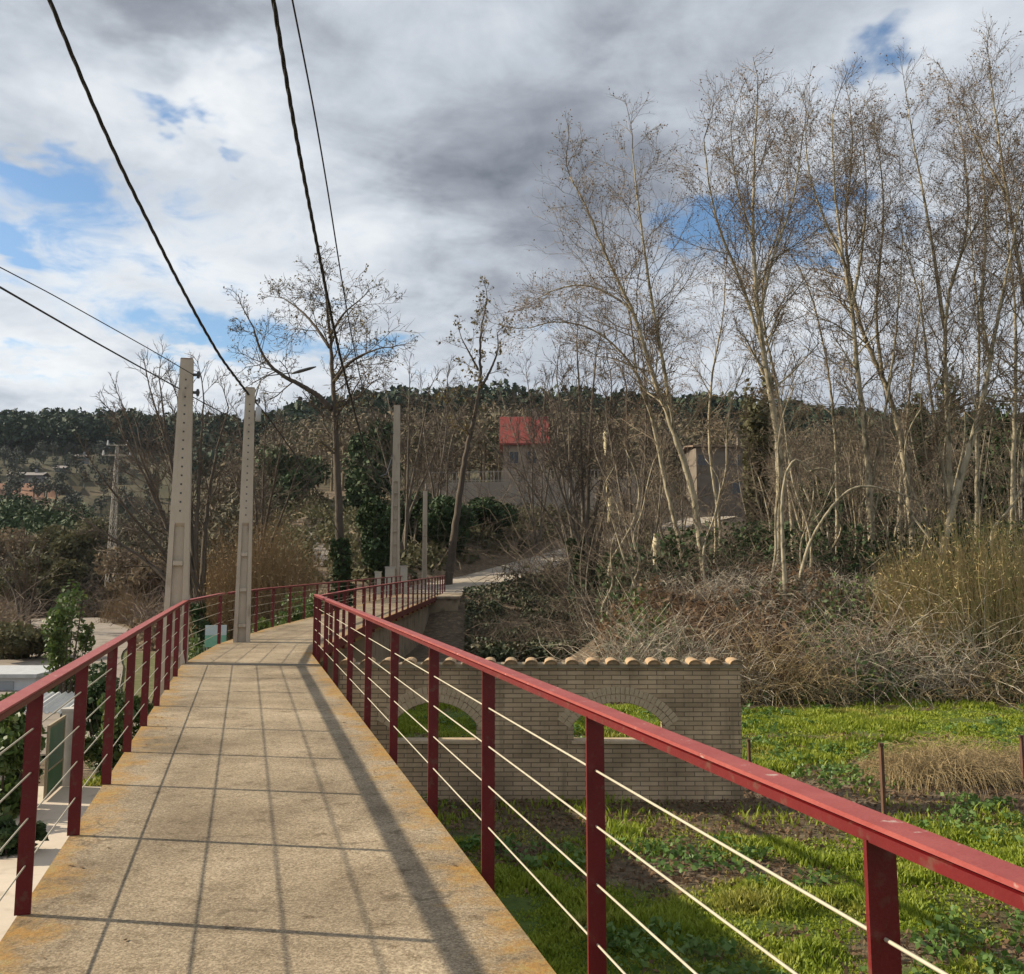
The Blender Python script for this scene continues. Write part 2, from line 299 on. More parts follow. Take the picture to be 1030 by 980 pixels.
class MB:
    def __init__(s): s.v = []; s.q = []; s.t = []; s.n = 0
    def add(s, V, quads=(), tris=()):
        V = np.asarray(V, dtype=float).reshape(-1, 3); s.v.append(V)
        if len(quads): s.q.append(np.asarray(quads, dtype=int)+s.n)
        if len(tris): s.t.append(np.asarray(tris, dtype=int)+s.n)
        s.n += len(V)
    def box(s, a, b, c0, ax=(1, 0, 0), ay=(0, 1, 0), az=(0, 0, 1)):
        """box from a to b in the local frame (c0; ax, ay, az)"""
        ax, ay, az, c0 = map(np.array, (ax, ay, az, c0)); V = []
        for z in (a[2], b[2]):
            for x, y in ((a[0], a[1]), (b[0], a[1]), (b[0], b[1]), (a[0], b[1])): V.append(c0+ax*x+ay*y+az*z)
        s.add(V, [(0, 3, 2, 1), (4, 5, 6, 7), (0, 1, 5, 4), (1, 2, 6, 5), (2, 3, 7, 6), (3, 0, 4, 7)])
    def bbox(s, a, b, c0=(0, 0, 0), ax=(1, 0, 0), ay=(0, 1, 0), az=(0, 0, 1)): s.box(a, b, c0, ax, ay, az)
    def tube(s, pts, rad, n=8, cap=True):
        P = np.asarray(pts, dtype=float); k = len(P)
        rad = np.full(k, rad) if np.isscalar(rad) else np.asarray(rad)
        T = np.gradient(P, axis=0); T /= np.linalg.norm(T, axis=1)[:, None]+1e-9
        u = np.cross(T[0], (0.1, 0.2, 1.0) if abs(T[0][2]) < .9 else (1.0, .1, 0)); u /= np.linalg.norm(u)
        V = []; a = np.linspace(0, 2*np.pi, n, endpoint=False)
        for i in range(k):
            u = u-T[i]*np.dot(u, T[i]); u /= np.linalg.norm(u); w = np.cross(T[i], u)
            V.append(P[i]+rad[i]*(np.cos(a)[:, None]*u+np.sin(a)[:, None]*w))
        V = np.concatenate(V); Q = []
        for i in range(k-1):
            for j in range(n): Q.append((i*n+j, i*n+(j+1) % n, (i+1)*n+(j+1) % n, (i+1)*n+j))
        tr = []
        if cap:
            V = np.concatenate([V, P[:1], P[-1:]]); c0, c1 = k*n, k*n+1
            for j in range(n): tr.append((c0, (j+1) % n, j)); tr.append((c1, (k-1)*n+j, (k-1)*n+(j+1) % n))
        s.add(V, Q, tr)
    def loft(s, secs):
        """closed solid through a list of equal-length loops"""
        n = len(secs[0]); V = np.concatenate([np.asarray(x, dtype=float) for x in secs]); Q = []; tr = []
        for i in range(len(secs)-1):
            for j in range(n): Q.append((i*n+j, i*n+(j+1) % n, (i+1)*n+(j+1) % n, (i+1)*n+j))
        c0 = len(V); V = np.concatenate([V, [np.mean(secs[0], axis=0)], [np.mean(secs[-1], axis=0)]]); k = (len(secs)-1)*n
        for j in range(n): tr.append((c0, (j+1) % n, j)); tr.append((c0+1, k+j, k+(j+1) % n))
        s.add(V, Q, tr)
    def faces(s):
        f = []
        if s.q: f.append(np.concatenate(s.q))
        if s.t: f.append(np.concatenate(s.t))
        return f
    def build(s, name, m, parent=None, smooth=False): return mesh_np(name, np.concatenate(s.v), s.faces(), m, parent, smooth)
    def top(s, name, m, label, cat, group=None, kind=None, smooth=False): return top(name, np.concatenate(s.v), s.faces(), m, label, cat, group, kind, smooth)

def segs_mesh(P0, P1, r0, r1, n=3):
    P0 = np.asarray(P0); P1 = np.asarray(P1); r0 = np.asarray(r0)[:, None]; r1 = np.asarray(r1)[:, None]
    T = P1-P0; T = T/(np.linalg.norm(T, axis=1)[:, None]+1e-9)
    ref = np.where(np.abs(T[:, 2:3]) < .9, np.array([[0, 0, 1.0]]), np.array([[1.0, 0, 0]]))
    U = np.cross(T, ref); U /= np.linalg.norm(U, axis=1)[:, None]; Wv = np.cross(T, U)
    k = len(P0); V = np.zeros((k, 2*n, 3))
    for j in range(n):
        a = 2*math.pi*j/n; d = math.cos(a)*U+math.sin(a)*Wv
        V[:, j] = P0+d*r0; V[:, n+j] = P1+d*r1
    base = (np.arange(k)*2*n)[:, None]; Q = []
    for j in range(n): Q.append(np.concatenate([base+j, base+(j+1) % n, base+n+(j+1) % n, base+n+j], axis=1))
    return V.reshape(-1, 3), np.concatenate(Q)
def leaf_quads(C, size, g, up=0.0, aspect=1.5):
    C = np.asarray(C); k = len(C); n = g.normal(size=(k, 3)); n[:, 2] += up; n /= np.linalg.norm(n, axis=1)[:, None]
    a = np.cross(n, g.normal(size=(k, 3))); a /= np.linalg.norm(a, axis=1)[:, None]; b = np.cross(n, a)
    s = (size*(.6+.8*g.random(k)))[:, None] if np.isscalar(size) else np.asarray(size)[:, None]
    a = a*s*aspect*.5; b = b*s*.5
    V = np.stack([C-a, C+b*.9-a*.1, C+a, C-b*.9-a*.1], axis=1).reshape(-1, 3)
    return V, (np.arange(k)*4)[:, None]+np.arange(4)[None]

# value noise
def _h(ix, iy, s): 
    v = np.sin(ix*127.1+iy*311.7+s*74.7)*43758.5453; return v-np.floor(v)
def vnoise(x, y, s=0):
    x = np.asarray(x, dtype=float); y = np.asarray(y, dtype=float)
    ix = np.floor(x); iy = np.floor(y); fx = x-ix; fy = y-iy; fx = fx*fx*(3-2*fx); fy = fy*fy*(3-2*fy)
    return (_h(ix, iy, s)*(1-fx)+_h(ix+1, iy, s)*fx)*(1-fy)+(_h(ix, iy+1, s)*(1-fx)+_h(ix+1, iy+1, s)*fx)*fy
def fbm(x, y, s=0, o=4): return sum(vnoise(np.asarray(x)*2**i, np.asarray(y)*2**i, s+i)*.5**i for i in range(o))/sum(.5**i for i in range(o))
def sst(a, b, x): t = np.clip((np.asarray(x, dtype=float)-a)/(b-a), 0, 1); return t*t*(3-2*t)

# ------------------------------------------------------------------ terrain
RE = [(1.248-.267*(-4), -4.0), (-3.585, 18.1), (-3.78, 25.0), (-3.80, 56.0)]     # right edge of the footbridge
LE = [(-.97-.265*(-4), -4.0), (-5.237, 16.1), (-5.87, 20.2), (-6.1, 25.0), (-6.05, 60.0)]
road_c = [(-4.9, 55.5, 0.02), tuple(at(462, 588, 60)), tuple(at(500, 579, 65)), tuple(at(545, 566, 70)), tuple(at(590, 553, 76)), tuple(at(640, 536, 86)), tuple(at(720, 520, 98))]
path_c = [tuple(at(322, 570, 66)), tuple(at(325, 556, 72)), tuple(at(316, 543, 80)), tuple(at(305, 535, 90))]
track_c = [(-10.0, 22, -2.5), (-15, 32, -2.5), (-20.5, 46, -2.45), (-25, 60, -2.4), (-33, 74, -2.3)]
def smooth_poly(pts, n):
    P = np.array(pts, dtype=float)
    for _ in range(2):
        Q = [P[0]]
        for a, b in zip(P[:-1], P[1:]): Q += [a*.75+b*.25, a*.25+b*.75]
        Q.append(P[-1]); P = np.array(Q)
    d = np.r_[0, np.cumsum(np.linalg.norm(np.diff(P, axis=0), axis=1))]; t = np.linspace(0, d[-1], n)
    return np.stack([np.interp(t, d, P[:, i]) for i in range(P.shape[1])], axis=1)
ROADP = smooth_poly(road_c, 60); PATHP = smooth_poly(path_c, 30); TRACKP = smooth_poly(track_c, 60)
def carve(x, y, z, P, w0, w1, dz=.05):
    d = np.full(x.shape, 1e9); zz = np.zeros(x.shape)
    for p in P:
        q = np.hypot(x-p[0], y-p[1]); m = q < d; d = np.where(m, q, d); zz = np.where(m, p[2], zz)
    w = 1-sst(w0, w1, d); return z*(1-w)+(zz-dz)*w, d
def H(x, y, full=False):
    x = np.asarray(x, dtype=float); y = np.asarray(y, dtype=float)
    edge = np.interp(y, [p[1] for p in LE], [p[0] for p in LE])
    redge = np.interp(y, [p[1] for p in RE], [p[0] for p in RE])
    left = 1-sst(edge-1.0, redge+1.0, x)
    base = -1.66*(1-left)+(-2.5)*left
    yy = np.maximum(y, 1); u = x/yy
    # right bank behind the field, then the wooded slope
    ri = sst(.02+.10*sst(30, 46, y), .16+.10*sst(30, 46, y), u)
    bank = ri*(2.5*sst(23.5, 30.5, y+1.2*fbm(x*.2, y*.2, 3)-.6)+np.clip(y-31, 0, 80)*.055)
    # centre: ditch, then road embankment and slope
    ce = (1-ri)*sst(-.34, -.20, u)
    cen = ce*(2.6*sst(42, 58, y)+np.clip(y-56, 0, 60)*.155)
    lf = 1-sst(-.34, -.20, u)
    lef = lf*(np.clip(y-110, 0, 140)*.11)
    z = base+bank+cen+lef
    ridge = 43+10*(fbm(u*9+5, y*0+2, 9)-.5)
    hill = sst(95, 350, y)*(1-lf)*(ridge-8)+lf*sst(190, 420, y)*(ridge-4)
    hill = np.where(y > 350, hill-(np.clip(y-430, 0, 900))*.05, hill)
    z = z+hill
    z = z+(fbm(x*.9, y*.9, 5)-.5)*.14*sst(4, 9, np.abs(x+3))+(fbm(x*.07, y*.07, 6)-.5)*np.clip(y-40, 0, 200)*.03
    # terraces far to the left
    te = lf*sst(215, 235, y)*(1-sst(300, 330, y)); zt = np.round(z/4.5)*4.5
    z = z*(1-te)+zt*te
    z = z-1.7*np.exp(-((u-.065)/.06)**2)*sst(48, 58, y)*(1-sst(72, 80, y))
    z, d1 = carve(x, y, z, ROADP, 2.2, 5.0); z, d2 = carve(x, y, z, PATHP, .8, 4.0); z, d3 = carve(x, y, z, TRACKP, 2.5, 6.0)
    # keep the ground below the footbridge
    under = sst(edge-.8, edge, x)*(1-sst(redge, redge+.8, x))*(y < 56)
    z = z-under*.0
    return z
def grass_mask(x, y):
    n = fbm(x*.55, y*.55, 21, 4); n2 = fbm(x*1.7, y*1.7, 25, 3)
    m = sst(.41, .57, n*.7+n2*.35)
    strip = sst(12.6, 13.4, y+.8*(n-.5))*(1-sst(15.0, 16.3, y+1.5*(n-.5)))          # bare muddy strip beside the wall line
    near = sst(12.2, 13.0, y+1.6*(n-.5))*(1-sst(15.4, 16.4, y+1.6*(n-.5)))
    m = m*(1-.93*np.maximum(strip, near*(x < 4)))
    m = m*(1-.85*np.exp(-((x-1.5)/2.2)**2-((y-11.6)/1.0)**2))
    back = sst(15.5, 17.5, y); m = np.maximum(m, back*sst(.33, .50, n*.6+n2*.4))
    band = np.exp(-((y-18.6-.05*x)/.7)**2)*(1-sst(7.5, 10, x)); m = m*(1-.75*band*sst(.4, .6, n2+.1))
    return m*(1-sst(22.4, 24.2, y+1.5*(n-.5)))*sst(-3.0, -2.4, x+.23*np.maximum(y-3, 0)+1.5)

def build_ground():
    ty = np.linspace(math.asinh(-55/9), math.asinh(1400/9), 380); Y = 15+9*np.sinh(ty)
    tx = np.linspace(-math.asinh(1300/7), math.asinh(1300/7), 340); X = 2+7*np.sinh(tx)
    gx, gy = np.meshgrid(X, Y); z = H(gx, gy); V = np.stack([gx, gy, z], axis=-1).reshape(-1, 3)
    nx, ny = len(X), len(Y); i = np.arange(ny-1)[:, None]*nx+np.arange(nx-1)[None]; i = i.ravel()
    o = mesh_np('ground', V, [np.stack([i, i+1, i+nx+1, i+nx], axis=1)], None, None, True); tag(o, kind='structure')
    x, y = V[:, 0], V[:, 1]; u = x/np.maximum(y, 1)
    g = grass_mask(x, y)*(x > -3.5)
    g = np.maximum(g, .55*(y > 20)*(x < -9)*(y < 60)*sst(.5, .6, fbm(x*.2, y*.2, 31)))
    mud = ((y > 9) & (y < 17) & (x > -3))*(1-sst(13.0, 16.5, y))
    mud = np.maximum(mud, sst(23, 25, y)*(x > -4)*(1-sst(60, 90, y)))*.9
    red = (u < -.42)*sst(236, 242, y)*(1-sst(256, 262, y))
    far = sst(110, 170, y)
    c = np.stack([g, mud, red, far], axis=1).astype(np.float32)
    at_ = o.data.attributes.new('cover', 'FLOAT_COLOR', 'POINT'); at_.data.foreach_set('color', c.ravel())
    m = bpy.data.materials.new('soil_and_litter'); m.use_nodes = True; nt = m.node_tree; N = nt.nodes; Lk = nt.links
    b = N['Principled BSDF']; b.inputs['Roughness'].default_value = .95; b.inputs['Specular IOR Level'].default_value = .15
    a = N.new('ShaderNodeAttribute'); a.attribute_name = 'cover'; sp = N.new('ShaderNodeSeparateColor'); Lk.new(a.outputs['Color'], sp.inputs[0])
    tc = N.new('ShaderNodeTexCoord')
    def nz(s, d=7):
        n = N.new('ShaderNodeTexNoise'); Lk.new(tc.outputs['Object'], n.inputs[0]); n.inputs['Scale'].default_value = s; n.inputs['Detail'].default_value = d; n.inputs['Roughness'].default_value = .7; return n.outputs[0]
    def rp(f, *st):
        r = N.new('ShaderNodeValToRGB'); Lk.new(f, r.inputs[0]); e = r.color_ramp.elements
        e[0].position, e[0].color = st[0][0], (*st[0][1], 1); e[1].position, e[1].color = st[-1][0], (*st[-1][1], 1)
        for p, q in st[1:-1]: k = e.new(p); k.color = (*q, 1)
        return r.outputs[0]
    def mx(f, p, q):
        n = N.new('ShaderNodeMix'); n.data_type = 'RGBA'; Lk.new(f, n.inputs[0])
        for i, v in ((6, p), (7, q)):
            if isinstance(v, tuple): n.inputs[i].default_value = (*v, 1)
            else: Lk.new(v, n.inputs[i])
        return n.outputs[2]
    soil = rp(nz(2.5), (.3, (.085, .062, .04)), (.5, (.16, .12, .08)), (.7, (.30, .23, .15)))
    mudc = rp(nz(4), (.3, (.05, .037, .025)), (.5, (.095, .07, .046)), (.68, (.20, .15, .10)))
    grs = rp(nz(3.5), (.3, (.045, .075, .012)), (.55, (.075, .11, .02)), (.72, (.13, .13, .04)))
    farc = rp(nz(.05, 10), (.3, (.035, .042, .024)), (.5, (.075, .066, .042)), (.7, (.10, .085, .055)))
    c = mx(sp.outputs[1], soil, mudc); c = mx(sp.outputs[0], c, grs); c = mx(a.outputs['Alpha'], c, farc)
    c = mx(sp.outputs[2], c, rp(nz(.1), (.35, (.22, .12, .08)), (.65, (.30, .18, .12))))
    Lk.new(c, b.inputs['Base Color'])
    bp = N.new('ShaderNodeBump'); bp.inputs['Strength'].default_value = .8; bp.inputs['Distance'].default_value = .06; Lk.new(nz(9), bp.inputs['Height']); Lk.new(bp.outputs[0], b.inputs['Normal'])
    o.data.materials.append(m)
build_ground()

def ribbon(name, P, w, m, lift=.03):
    P = np.asarray(P); T = np.gradient(P[:, :2], axis=0); T /= np.linalg.norm(T, axis=1)[:, None]; n = np.stack([T[:, 1], -T[:, 0]], axis=1)
    ks = np.linspace(-.5, .5, 7); V = []
    for i, p in enumerate(P):
        ww = w*(1+.16*(vnoise(i*.4, 3.3, 4)-.5))
        for k in ks: V.append((p[0]+n[i, 0]*k*ww, p[1]+n[i, 1]*k*ww, p[2]+lift-.03*abs(k)))
    nk = len(ks); Q = [(i*nk+j, i*nk+j+1, (i+1)*nk+j+1, (i+1)*nk+j) for i in range(len(P)-1) for j in range(nk-1)]
    o = mesh_np(name, V, [np.array(Q)], m, None, True); tag(o, kind='structure'); return o
ribbon('road', ROADP, 4.8, ROADM, .02)
ribbon('path', PATHP, 1.1, TRACK, .02)
ribbon('dirt_track', TRACKP, 5.0, TRACK, .02)
def build_paving():
    m = MB(); m.bbox((-12.5, 8.5, -2.62), (-3.6, 18.6, -2.40)); o = m.build('paving', PAVE); tag(o, kind='structure')
build_paving()

# ------------------------------------------------------------------ footbridge
def poly_len(P): return np.r_[0, np.cumsum(np.linalg.norm(np.diff(np.array(P), axis=0), axis=1))]
def build_bridge():
    root = empty('footbridge', (-1.5, 8, -1.75), 'long concrete footbridge with lichen-stained deck bending to the right', 'bridge')
    # matching stations along both edges
    ys = [-4+i*.5 for i in range(39)]+[15.7]
    ry = np.r_[np.linspace(-4, 18.1, 50), np.linspace(18.1, 56, 60)[1:]]
    ly = np.r_[np.linspace(-4, 16.1, 50), np.linspace(16.1, 56, 60)[1:]]
    rx = np.interp(ry, [p[1] for p in RE], [p[0] for p in RE]); lx = np.interp(ly, [p[1] for p in LE], [p[0] for p in LE])
    nk = 9; V = []; UV = []
    for i in range(len(ry)):
        for k in range(nk):
            t = k/(nk-1); V.append((lx[i]*(1-t)+rx[i]*t, ly[i]*(1-t)+ry[i]*t, 0)); UV.append((t, ly[i]))
    n = len(ry); Vt = np.array(V); 
    idx = lambda i, k: i*nk+k
    Q = [(idx(i, k), idx(i, k+1), idx(i+1, k+1), idx(i+1, k)) for i in range(n-1) for k in range(nk-1)]
    Vb = Vt.copy(); Vb[:, 2] = -.26; N0 = len(Vt); allV = np.concatenate([Vt, Vb]); UV = UV+UV
    Q += [(N0+idx(i, k), N0+idx(i+1, k), N0+idx(i+1, k+1), N0+idx(i, k+1)) for i in range(n-1) for k in range(nk-1)]
    for i in range(n-1):
        Q.append((idx(i, 0), idx(i+1, 0), N0+idx(i+1, 0), N0+idx(i, 0))); Q.append((idx(i+1, nk-1), idx(i, nk-1), N0+idx(i, nk-1), N0+idx(i+1, nk-1)))
    for k in range(nk-1):
        Q.append((idx(0, k+1), idx(0, k), N0+idx(0, k), N0+idx(0, k+1))); Q.append((idx(n-1, k), idx(n-1, k+1), N0+idx(n-1, k+1), N0+idx(n-1, k)))
    Q = np.array(Q); o = mesh_np('deck', allV, [Q], DECK, root)
    uvl = o.data.uv_layers.new(name='UVMap'); UV = np.array(UV, dtype=np.float32)
    li = np.zeros(len(o.data.loops), dtype=np.int32); o.data.loops.foreach_get('vertex_index', li)
    uvl.data.foreach_set('uv', UV[li].ravel())
    # joints across the deck (strips of dark sealant)
    for (a, b) in (((183, 668.5), (321, 668.5)), ((236, 643.5), (316, 643.5))):
        A = at(a[0], a[1], EYE/-ray(*a)[1]); B = at(b[0], b[1], EYE/-ray(*b)[1]); d = (B-A).normalized(); pn = Vector((-d.y, d.x, 0))
        mm = MB(); mm.bbox((0, -.025, -.02), ((B-A).length, .025, .003), A, d, pn); mm.build('expansion_joint', DARK, root)
    # piers and abutment
    for yv in (4.0, 11.0, 17.0, 23.0):
        xr = np.interp(yv, [p[1] for p in RE], [p[0] for p in RE]); xl = np.interp(yv, [p[1] for p in LE], [p[0] for p in LE])
        mm = MB(); mm.bbox((xl+.5, yv-.2, -3.2), (xr-.5, yv+.2, -.26)); mm.build('pier', CONC, root)
    mm = MB(); mm.bbox((-5.9, 28, -3.4), (-4.0, 55.5, -.262)); mm.build('retaining_wall', CONC, root)
    mm = MB(); mm.bbox((-3.997, 49.0, -3.4), (-2.62, 56.2, -.05)); mm.bbox((-3.72, 48.9, -.05), (-2.56, 56.2, .06)); mm.build('abutment', CONC, root)
build_bridge()

def inset(P, off):
    """offset a 2D polyline to its right by off"""
    P = np.array(P, dtype=float); out = []
    for i in range(len(P)):
        a = P[max(i-1, 0)]; b = P[min(i+1, len(P)-1)]; d = b-a; d /= np.linalg.norm(d); out.append(P[i]+off*np.array((d[1], -d[0])))
    return np.array(out)
def pt_on(P, s):
    L = poly_len(P); s = min(max(s, 0), L[-1]); i = min(np.searchsorted(L, s, 'right')-1, len(P)-2)
    t = (s-L[i])/(L[i+1]-L[i]); d = (P[i+1]-P[i]); d = d/np.linalg.norm(d); return P[i]+t*(P[i+1]-P[i]), d
CH = (.81, .615, .415, .21)
def railing(name, P, side, stations, label, beam=False, top=1.0):
    """P: line of the posts; side +1 when the deck lies to the left of travel (right railing)"""
    P = np.array(P); L = poly_len(P); c = P.mean(axis=0)
    root = empty(name, (P[0][0], P[0][1], 0), label, 'railing')
    # top rail: wide plate on a narrower channel, mitred through the bends
    for nm, prof, m in (('top_rail', [(-.036, top-.010), (.036, top-.010), (.036, top), (-.036, top)], RAILTOP), ('rail_channel', [(-.030, top-.042), (.026, top-.042), (.026, top-.019), (.016, top-.017), (.016, top-.0105), (-.018, top-.0105), (-.018, top-.017), (-.030, top-.019)], RED)):
        rings = []
        for i, p in enumerate(P):
            a = P[max(i-1, 0)]; b = P[min(i+1, len(P)-1)]; d = b-a; d /= np.linalg.norm(d); nrm = np.array((d[1], -d[0]))
            rings.append([(p[0]+nrm[0]*o_, p[1]+nrm[1]*o_, z) for o_, z in prof])
        mm = MB(); mm.loft(rings); mm.build(nm, m, root)
    zs = 0
    for s in stations:
        p, d = pt_on(P, s); nrm = np.array((d[1], -d[0]))
        mm = MB(); f = dict(c0=(p[0], p[1], 0), ax=(d[0], d[1], 0), ay=(nrm[0], nrm[1], 0))
        mm.bbox((-.006, -.034, -.22 if side > 0 else 0), (.006, .034, top-.038), **f)                      # flat plate, square to the walk
        if side > 0: mm.bbox((-.045, -.048, -.20), (.045, -.036, -.05), **f)                             # fixing plate on the deck edge
        mm.build('post', RED, root)
    sv = list(stations)
    for h in CH:
        mm = MB(); pts = []
        for s in np.unique(np.r_[np.array(sv), L]):
            p, d = pt_on(P, s); pts.append((p[0], p[1], h))
        mm.tube(pts, .0042, 6); mm.build('cable', CABLE, root, True)
    if beam:
        rings = []
        for i, p in enumerate(P):
            a = P[max(i-1, 0)]; b = P[min(i+1, len(P)-1)]; d = b-a; d /= np.linalg.norm(d); nrm = np.array((d[1], -d[0])); k = side
            rings.append([(p[0]+nrm[0]*o_, p[1]+nrm[1]*o_, z) for o_, z in ((k*.042, -.13), (k*.055, -.13), (k*.055, .05), (k*.042, .05))][::1 if k > 0 else -1])
        mm = MB(); mm.loft(rings); mm.build('edge_beam', RED, root)
    return root
OFF = .09
OFF = .055
R1 = inset(RE[:2], OFF); R2 = inset([RE[1], RE[2], RE[3]], OFF); R2[0] = R1[-1]+np.array((.0, .06))
k_ = 1/math.cos(R_(15.0))
st = [(v-R1[0][1])*k_ for v in (-2.9, -1.2, .45, 2.1, 3.75, 5.35, 6.86, 8.62, 10.4, 12.15, 13.95, 15.7, 17.2)]; st.append(poly_len(R1)[-1]-.03)
railing('railing', R1, 1, st, 'red cable railing along the right edge of the footbridge, nearest the brick wall', top=1.04)
L2 = poly_len(R2)[-1]
railing('railing', R2, 1, list(np.linspace(.03, L2-.03, 22)), 'red cable railing beyond the bend, above the concrete abutment', beam=True, top=1.01)
Lp = inset(LE, .02)
# the left railing stops at the lit pole and goes on behind it
POLE2 = at(241.5, 640, 20.7)
cut0 = np.array([np.interp(20.5, Lp[:, 1], Lp[:, 0]), 20.5]); cut1 = np.array([np.interp(20.92, Lp[:, 1], Lp[:, 0]), 20.92])
La = np.array([Lp[0], Lp[1], Lp[2], cut0]); Lb = np.array([cut1, Lp[3], Lp[4]])
st = [(v-La[0][1])*k_ for v in (-2.2, -.8, .6, 2.0, 3.35, 4.68, 6.0, 7.35, 8.6, 9.95, 11.35, 12.8, 14.3)]; q = poly_len(La); st += [q[1]+.1, q[2]]
railing('railing', La, -1, st, 'red cable railing along the left edge of the footbridge, up to the lamp pole')
q = poly_len(Lb)[-1]; railing('railing', Lb, -1, list(np.linspace(.9, q-.03, 21)), 'red cable railing on the left side beyond the lamp pole, running to the far end')

# ------------------------------------------------------------------ brick wall with two arched openings
def brick_wall():
    Yw = 14.16; x0, x1 = -2.40, at(745, 700, Yw).x; zb, zt = -1.95, at(600, 672, Yw).z; th = .24
    root = empty('brick_wall', ((x0+x1)/2, Yw, zb), 'tan brick garden wall with two arched openings and a tiled coping', 'wall')
    ops = []
    for (pa, pb) in ((395, 479), (577, 667)):
        xa, xb = at(pa, 730, Yw).x, at(pb, 730, Yw).x; ops.append((xa, xb, at(500, 748, Yw).z, at(500, 728, Yw).z, at(500, 706.5, Yw).z))
    # outline as columns: piers between openings plus strips over/under each arch
    mm = MB(); xs = [x0]
    def slab(xa, xb, za, zb_): mm.bbox((xa, Yw, za), (xb, Yw+th, zb_))
    prev = x0
    for (xa, xb, zs, zsp, zc) in ops:
        slab(prev, xa, zb, zt); slab(xa, xb, zb, zs)
        c = (xa+xb)/2; hw = (xb-xa)/2; rise = zc-zsp; Rr = (hw*hw+rise*rise)/(2*rise); cz = zc-Rr; nn = 18
        ang = np.linspace(-math.asin(hw/Rr), math.asin(hw/Rr), nn+1); ax = c+Rr*np.sin(ang); az_ = cz+Rr*np.cos(ang)
        for i in range(nn):
            a, b = (ax[i], az_[i]), (ax[i+1], az_[i+1])
            V = [(a[0], Yw, a[1]), (b[0], Yw, b[1]), (b[0], Yw, zt), (a[0], Yw, zt), (a[0], Yw+th, a[1]), (b[0], Yw+th, b[1]), (b[0], Yw+th, zt), (a[0], Yw+th, zt)]
            mm.add(V, [(0, 1, 2, 3), (5, 4, 7, 6), (4, 5, 1, 0), (3, 2, 6, 7)])
        prev = xb
    slab(prev, x1, zb, zt); mm.build('wall', BRICK, root)
    VO = mat('voussoir_brick', (.46, .36, .24), (.36, .275, .18), 14, rough=.9)
    for (xa, xb, zs, zsp, zc) in ops:                                  # two rings of bricks on edge round each arch
        c = (xa+xb)/2; hw = (xb-xa)/2; rise = zc-zsp; Rr = (hw*hw+rise*rise)/(2*rise); cz = zc-Rr; A0 = math.asin(hw/Rr)
        mv = MB()
        for ring, (ra, rb) in enumerate(((Rr+.006, Rr+.105), (Rr+.117, Rr+.215))):
            a_ext = A0+.10; nb = int(2*a_ext*ra/.062)
            for i in range(nb):
                t0 = -a_ext+2*a_ext*(i+.07)/nb; t1 = -a_ext+2*a_ext*(i+.93)/nb
                q = [(c+r*math.sin(t), cz+r*math.cos(t)) for r, t in ((ra, t0), (ra, t1), (rb, t1), (rb, t0))]
                yo = Yw-(.007 if ring else .005)
                V = [(u, yo, w) for u, w in q]+[(u, Yw+.02, w) for u, w in q]
                mv.add(V, [(0, 1, 2, 3), (1, 0, 4, 5), (2, 1, 5, 6), (3, 2, 6, 7), (0, 3, 7, 4)])
        mv.build('arch_ring', VO, root)
        sl = MB(); sl.bbox((xa-.03, Yw-.03, zs), (xb+.03, Yw+th+.03, zs+.035)); sl.build('sill', VO, root)
    cp = MB(); cp.bbox((x0, Yw-.035, zt), (x1+.03, Yw+th+.035, zt+.055)); cp.build('coping_course', mat('coping_mortar', (.27, .22, .15), (.2, .165, .11), 6, rough=.95, bump=.3), root)
    zt2 = zt+.055; tl = MB(); xx = x0+.1; k = 0; g = random.Random(4)
    while xx < x1-.02:                                                 # curved clay tiles laid across the wall
        a = np.linspace(0, math.pi, 9); r0_, r1_ = .098, .082; dz = .0; jx = g.uniform(-.012, .012); jy = g.uniform(-.02, .02)
        outer = []
        V = []
        for yv, r, zo in ((Yw-.085+jy, r0_, 0.0), (Yw+th+.08+jy, r1_, .012)):
            for t in a: V.append((xx+jx+r*math.cos(t), yv, zt2+zo+r*.66*math.sin(t)))
            for t in a: V.append((xx+jx+(r-.016)*math.cos(t), yv, zt2+zo+(r-.016)*.66*math.sin(t)))
        n = 9; Q = []
        for i in range(n-1):
            Q += [(i, i+1, 2*n+i+1, 2*n+i), (n+i+1, n+i, 3*n+i, 3*n+i+1), (i+1, i, n+i, n+i+1), (2*n+i, 2*n+i+1, 3*n+i+1, 3*n+i)]
        Q += [(0, 2*n, 3*n, n), (n-1, 2*n-1, 4*n-1, 3*n-1)]
        tl.add(V, Q)
        # mortar plug under the tile
        V = [(xx+jx+(r0_-.018)*math.cos(t), Yw-.06+jy, zt2+(r0_-.018)*.62*math.sin(t)) for t in a]+[(xx+jx+(r0_-.018)*math.cos(t), Yw+th+.05, zt2+(r0_-.018)*.62*math.sin(t)) for t in a]
        tl.add(V, [tuple(range(i, i+2))+(n+i+1, n+i) for i in range(n-1)])
        V2 = [(xx+jx, Yw-.06+jy, zt2)]+[(xx+jx+(r0_-.018)*math.cos(t), Yw-.06+jy, zt2+(r0_-.018)*.62*math.sin(t)) for t in a]
        tl.add(V2, (), [(0, i+2, i+1) for i in range(n-1)])
        xx += .285
    tl.build('roof_tiles', TILE, root)
brick_wall()

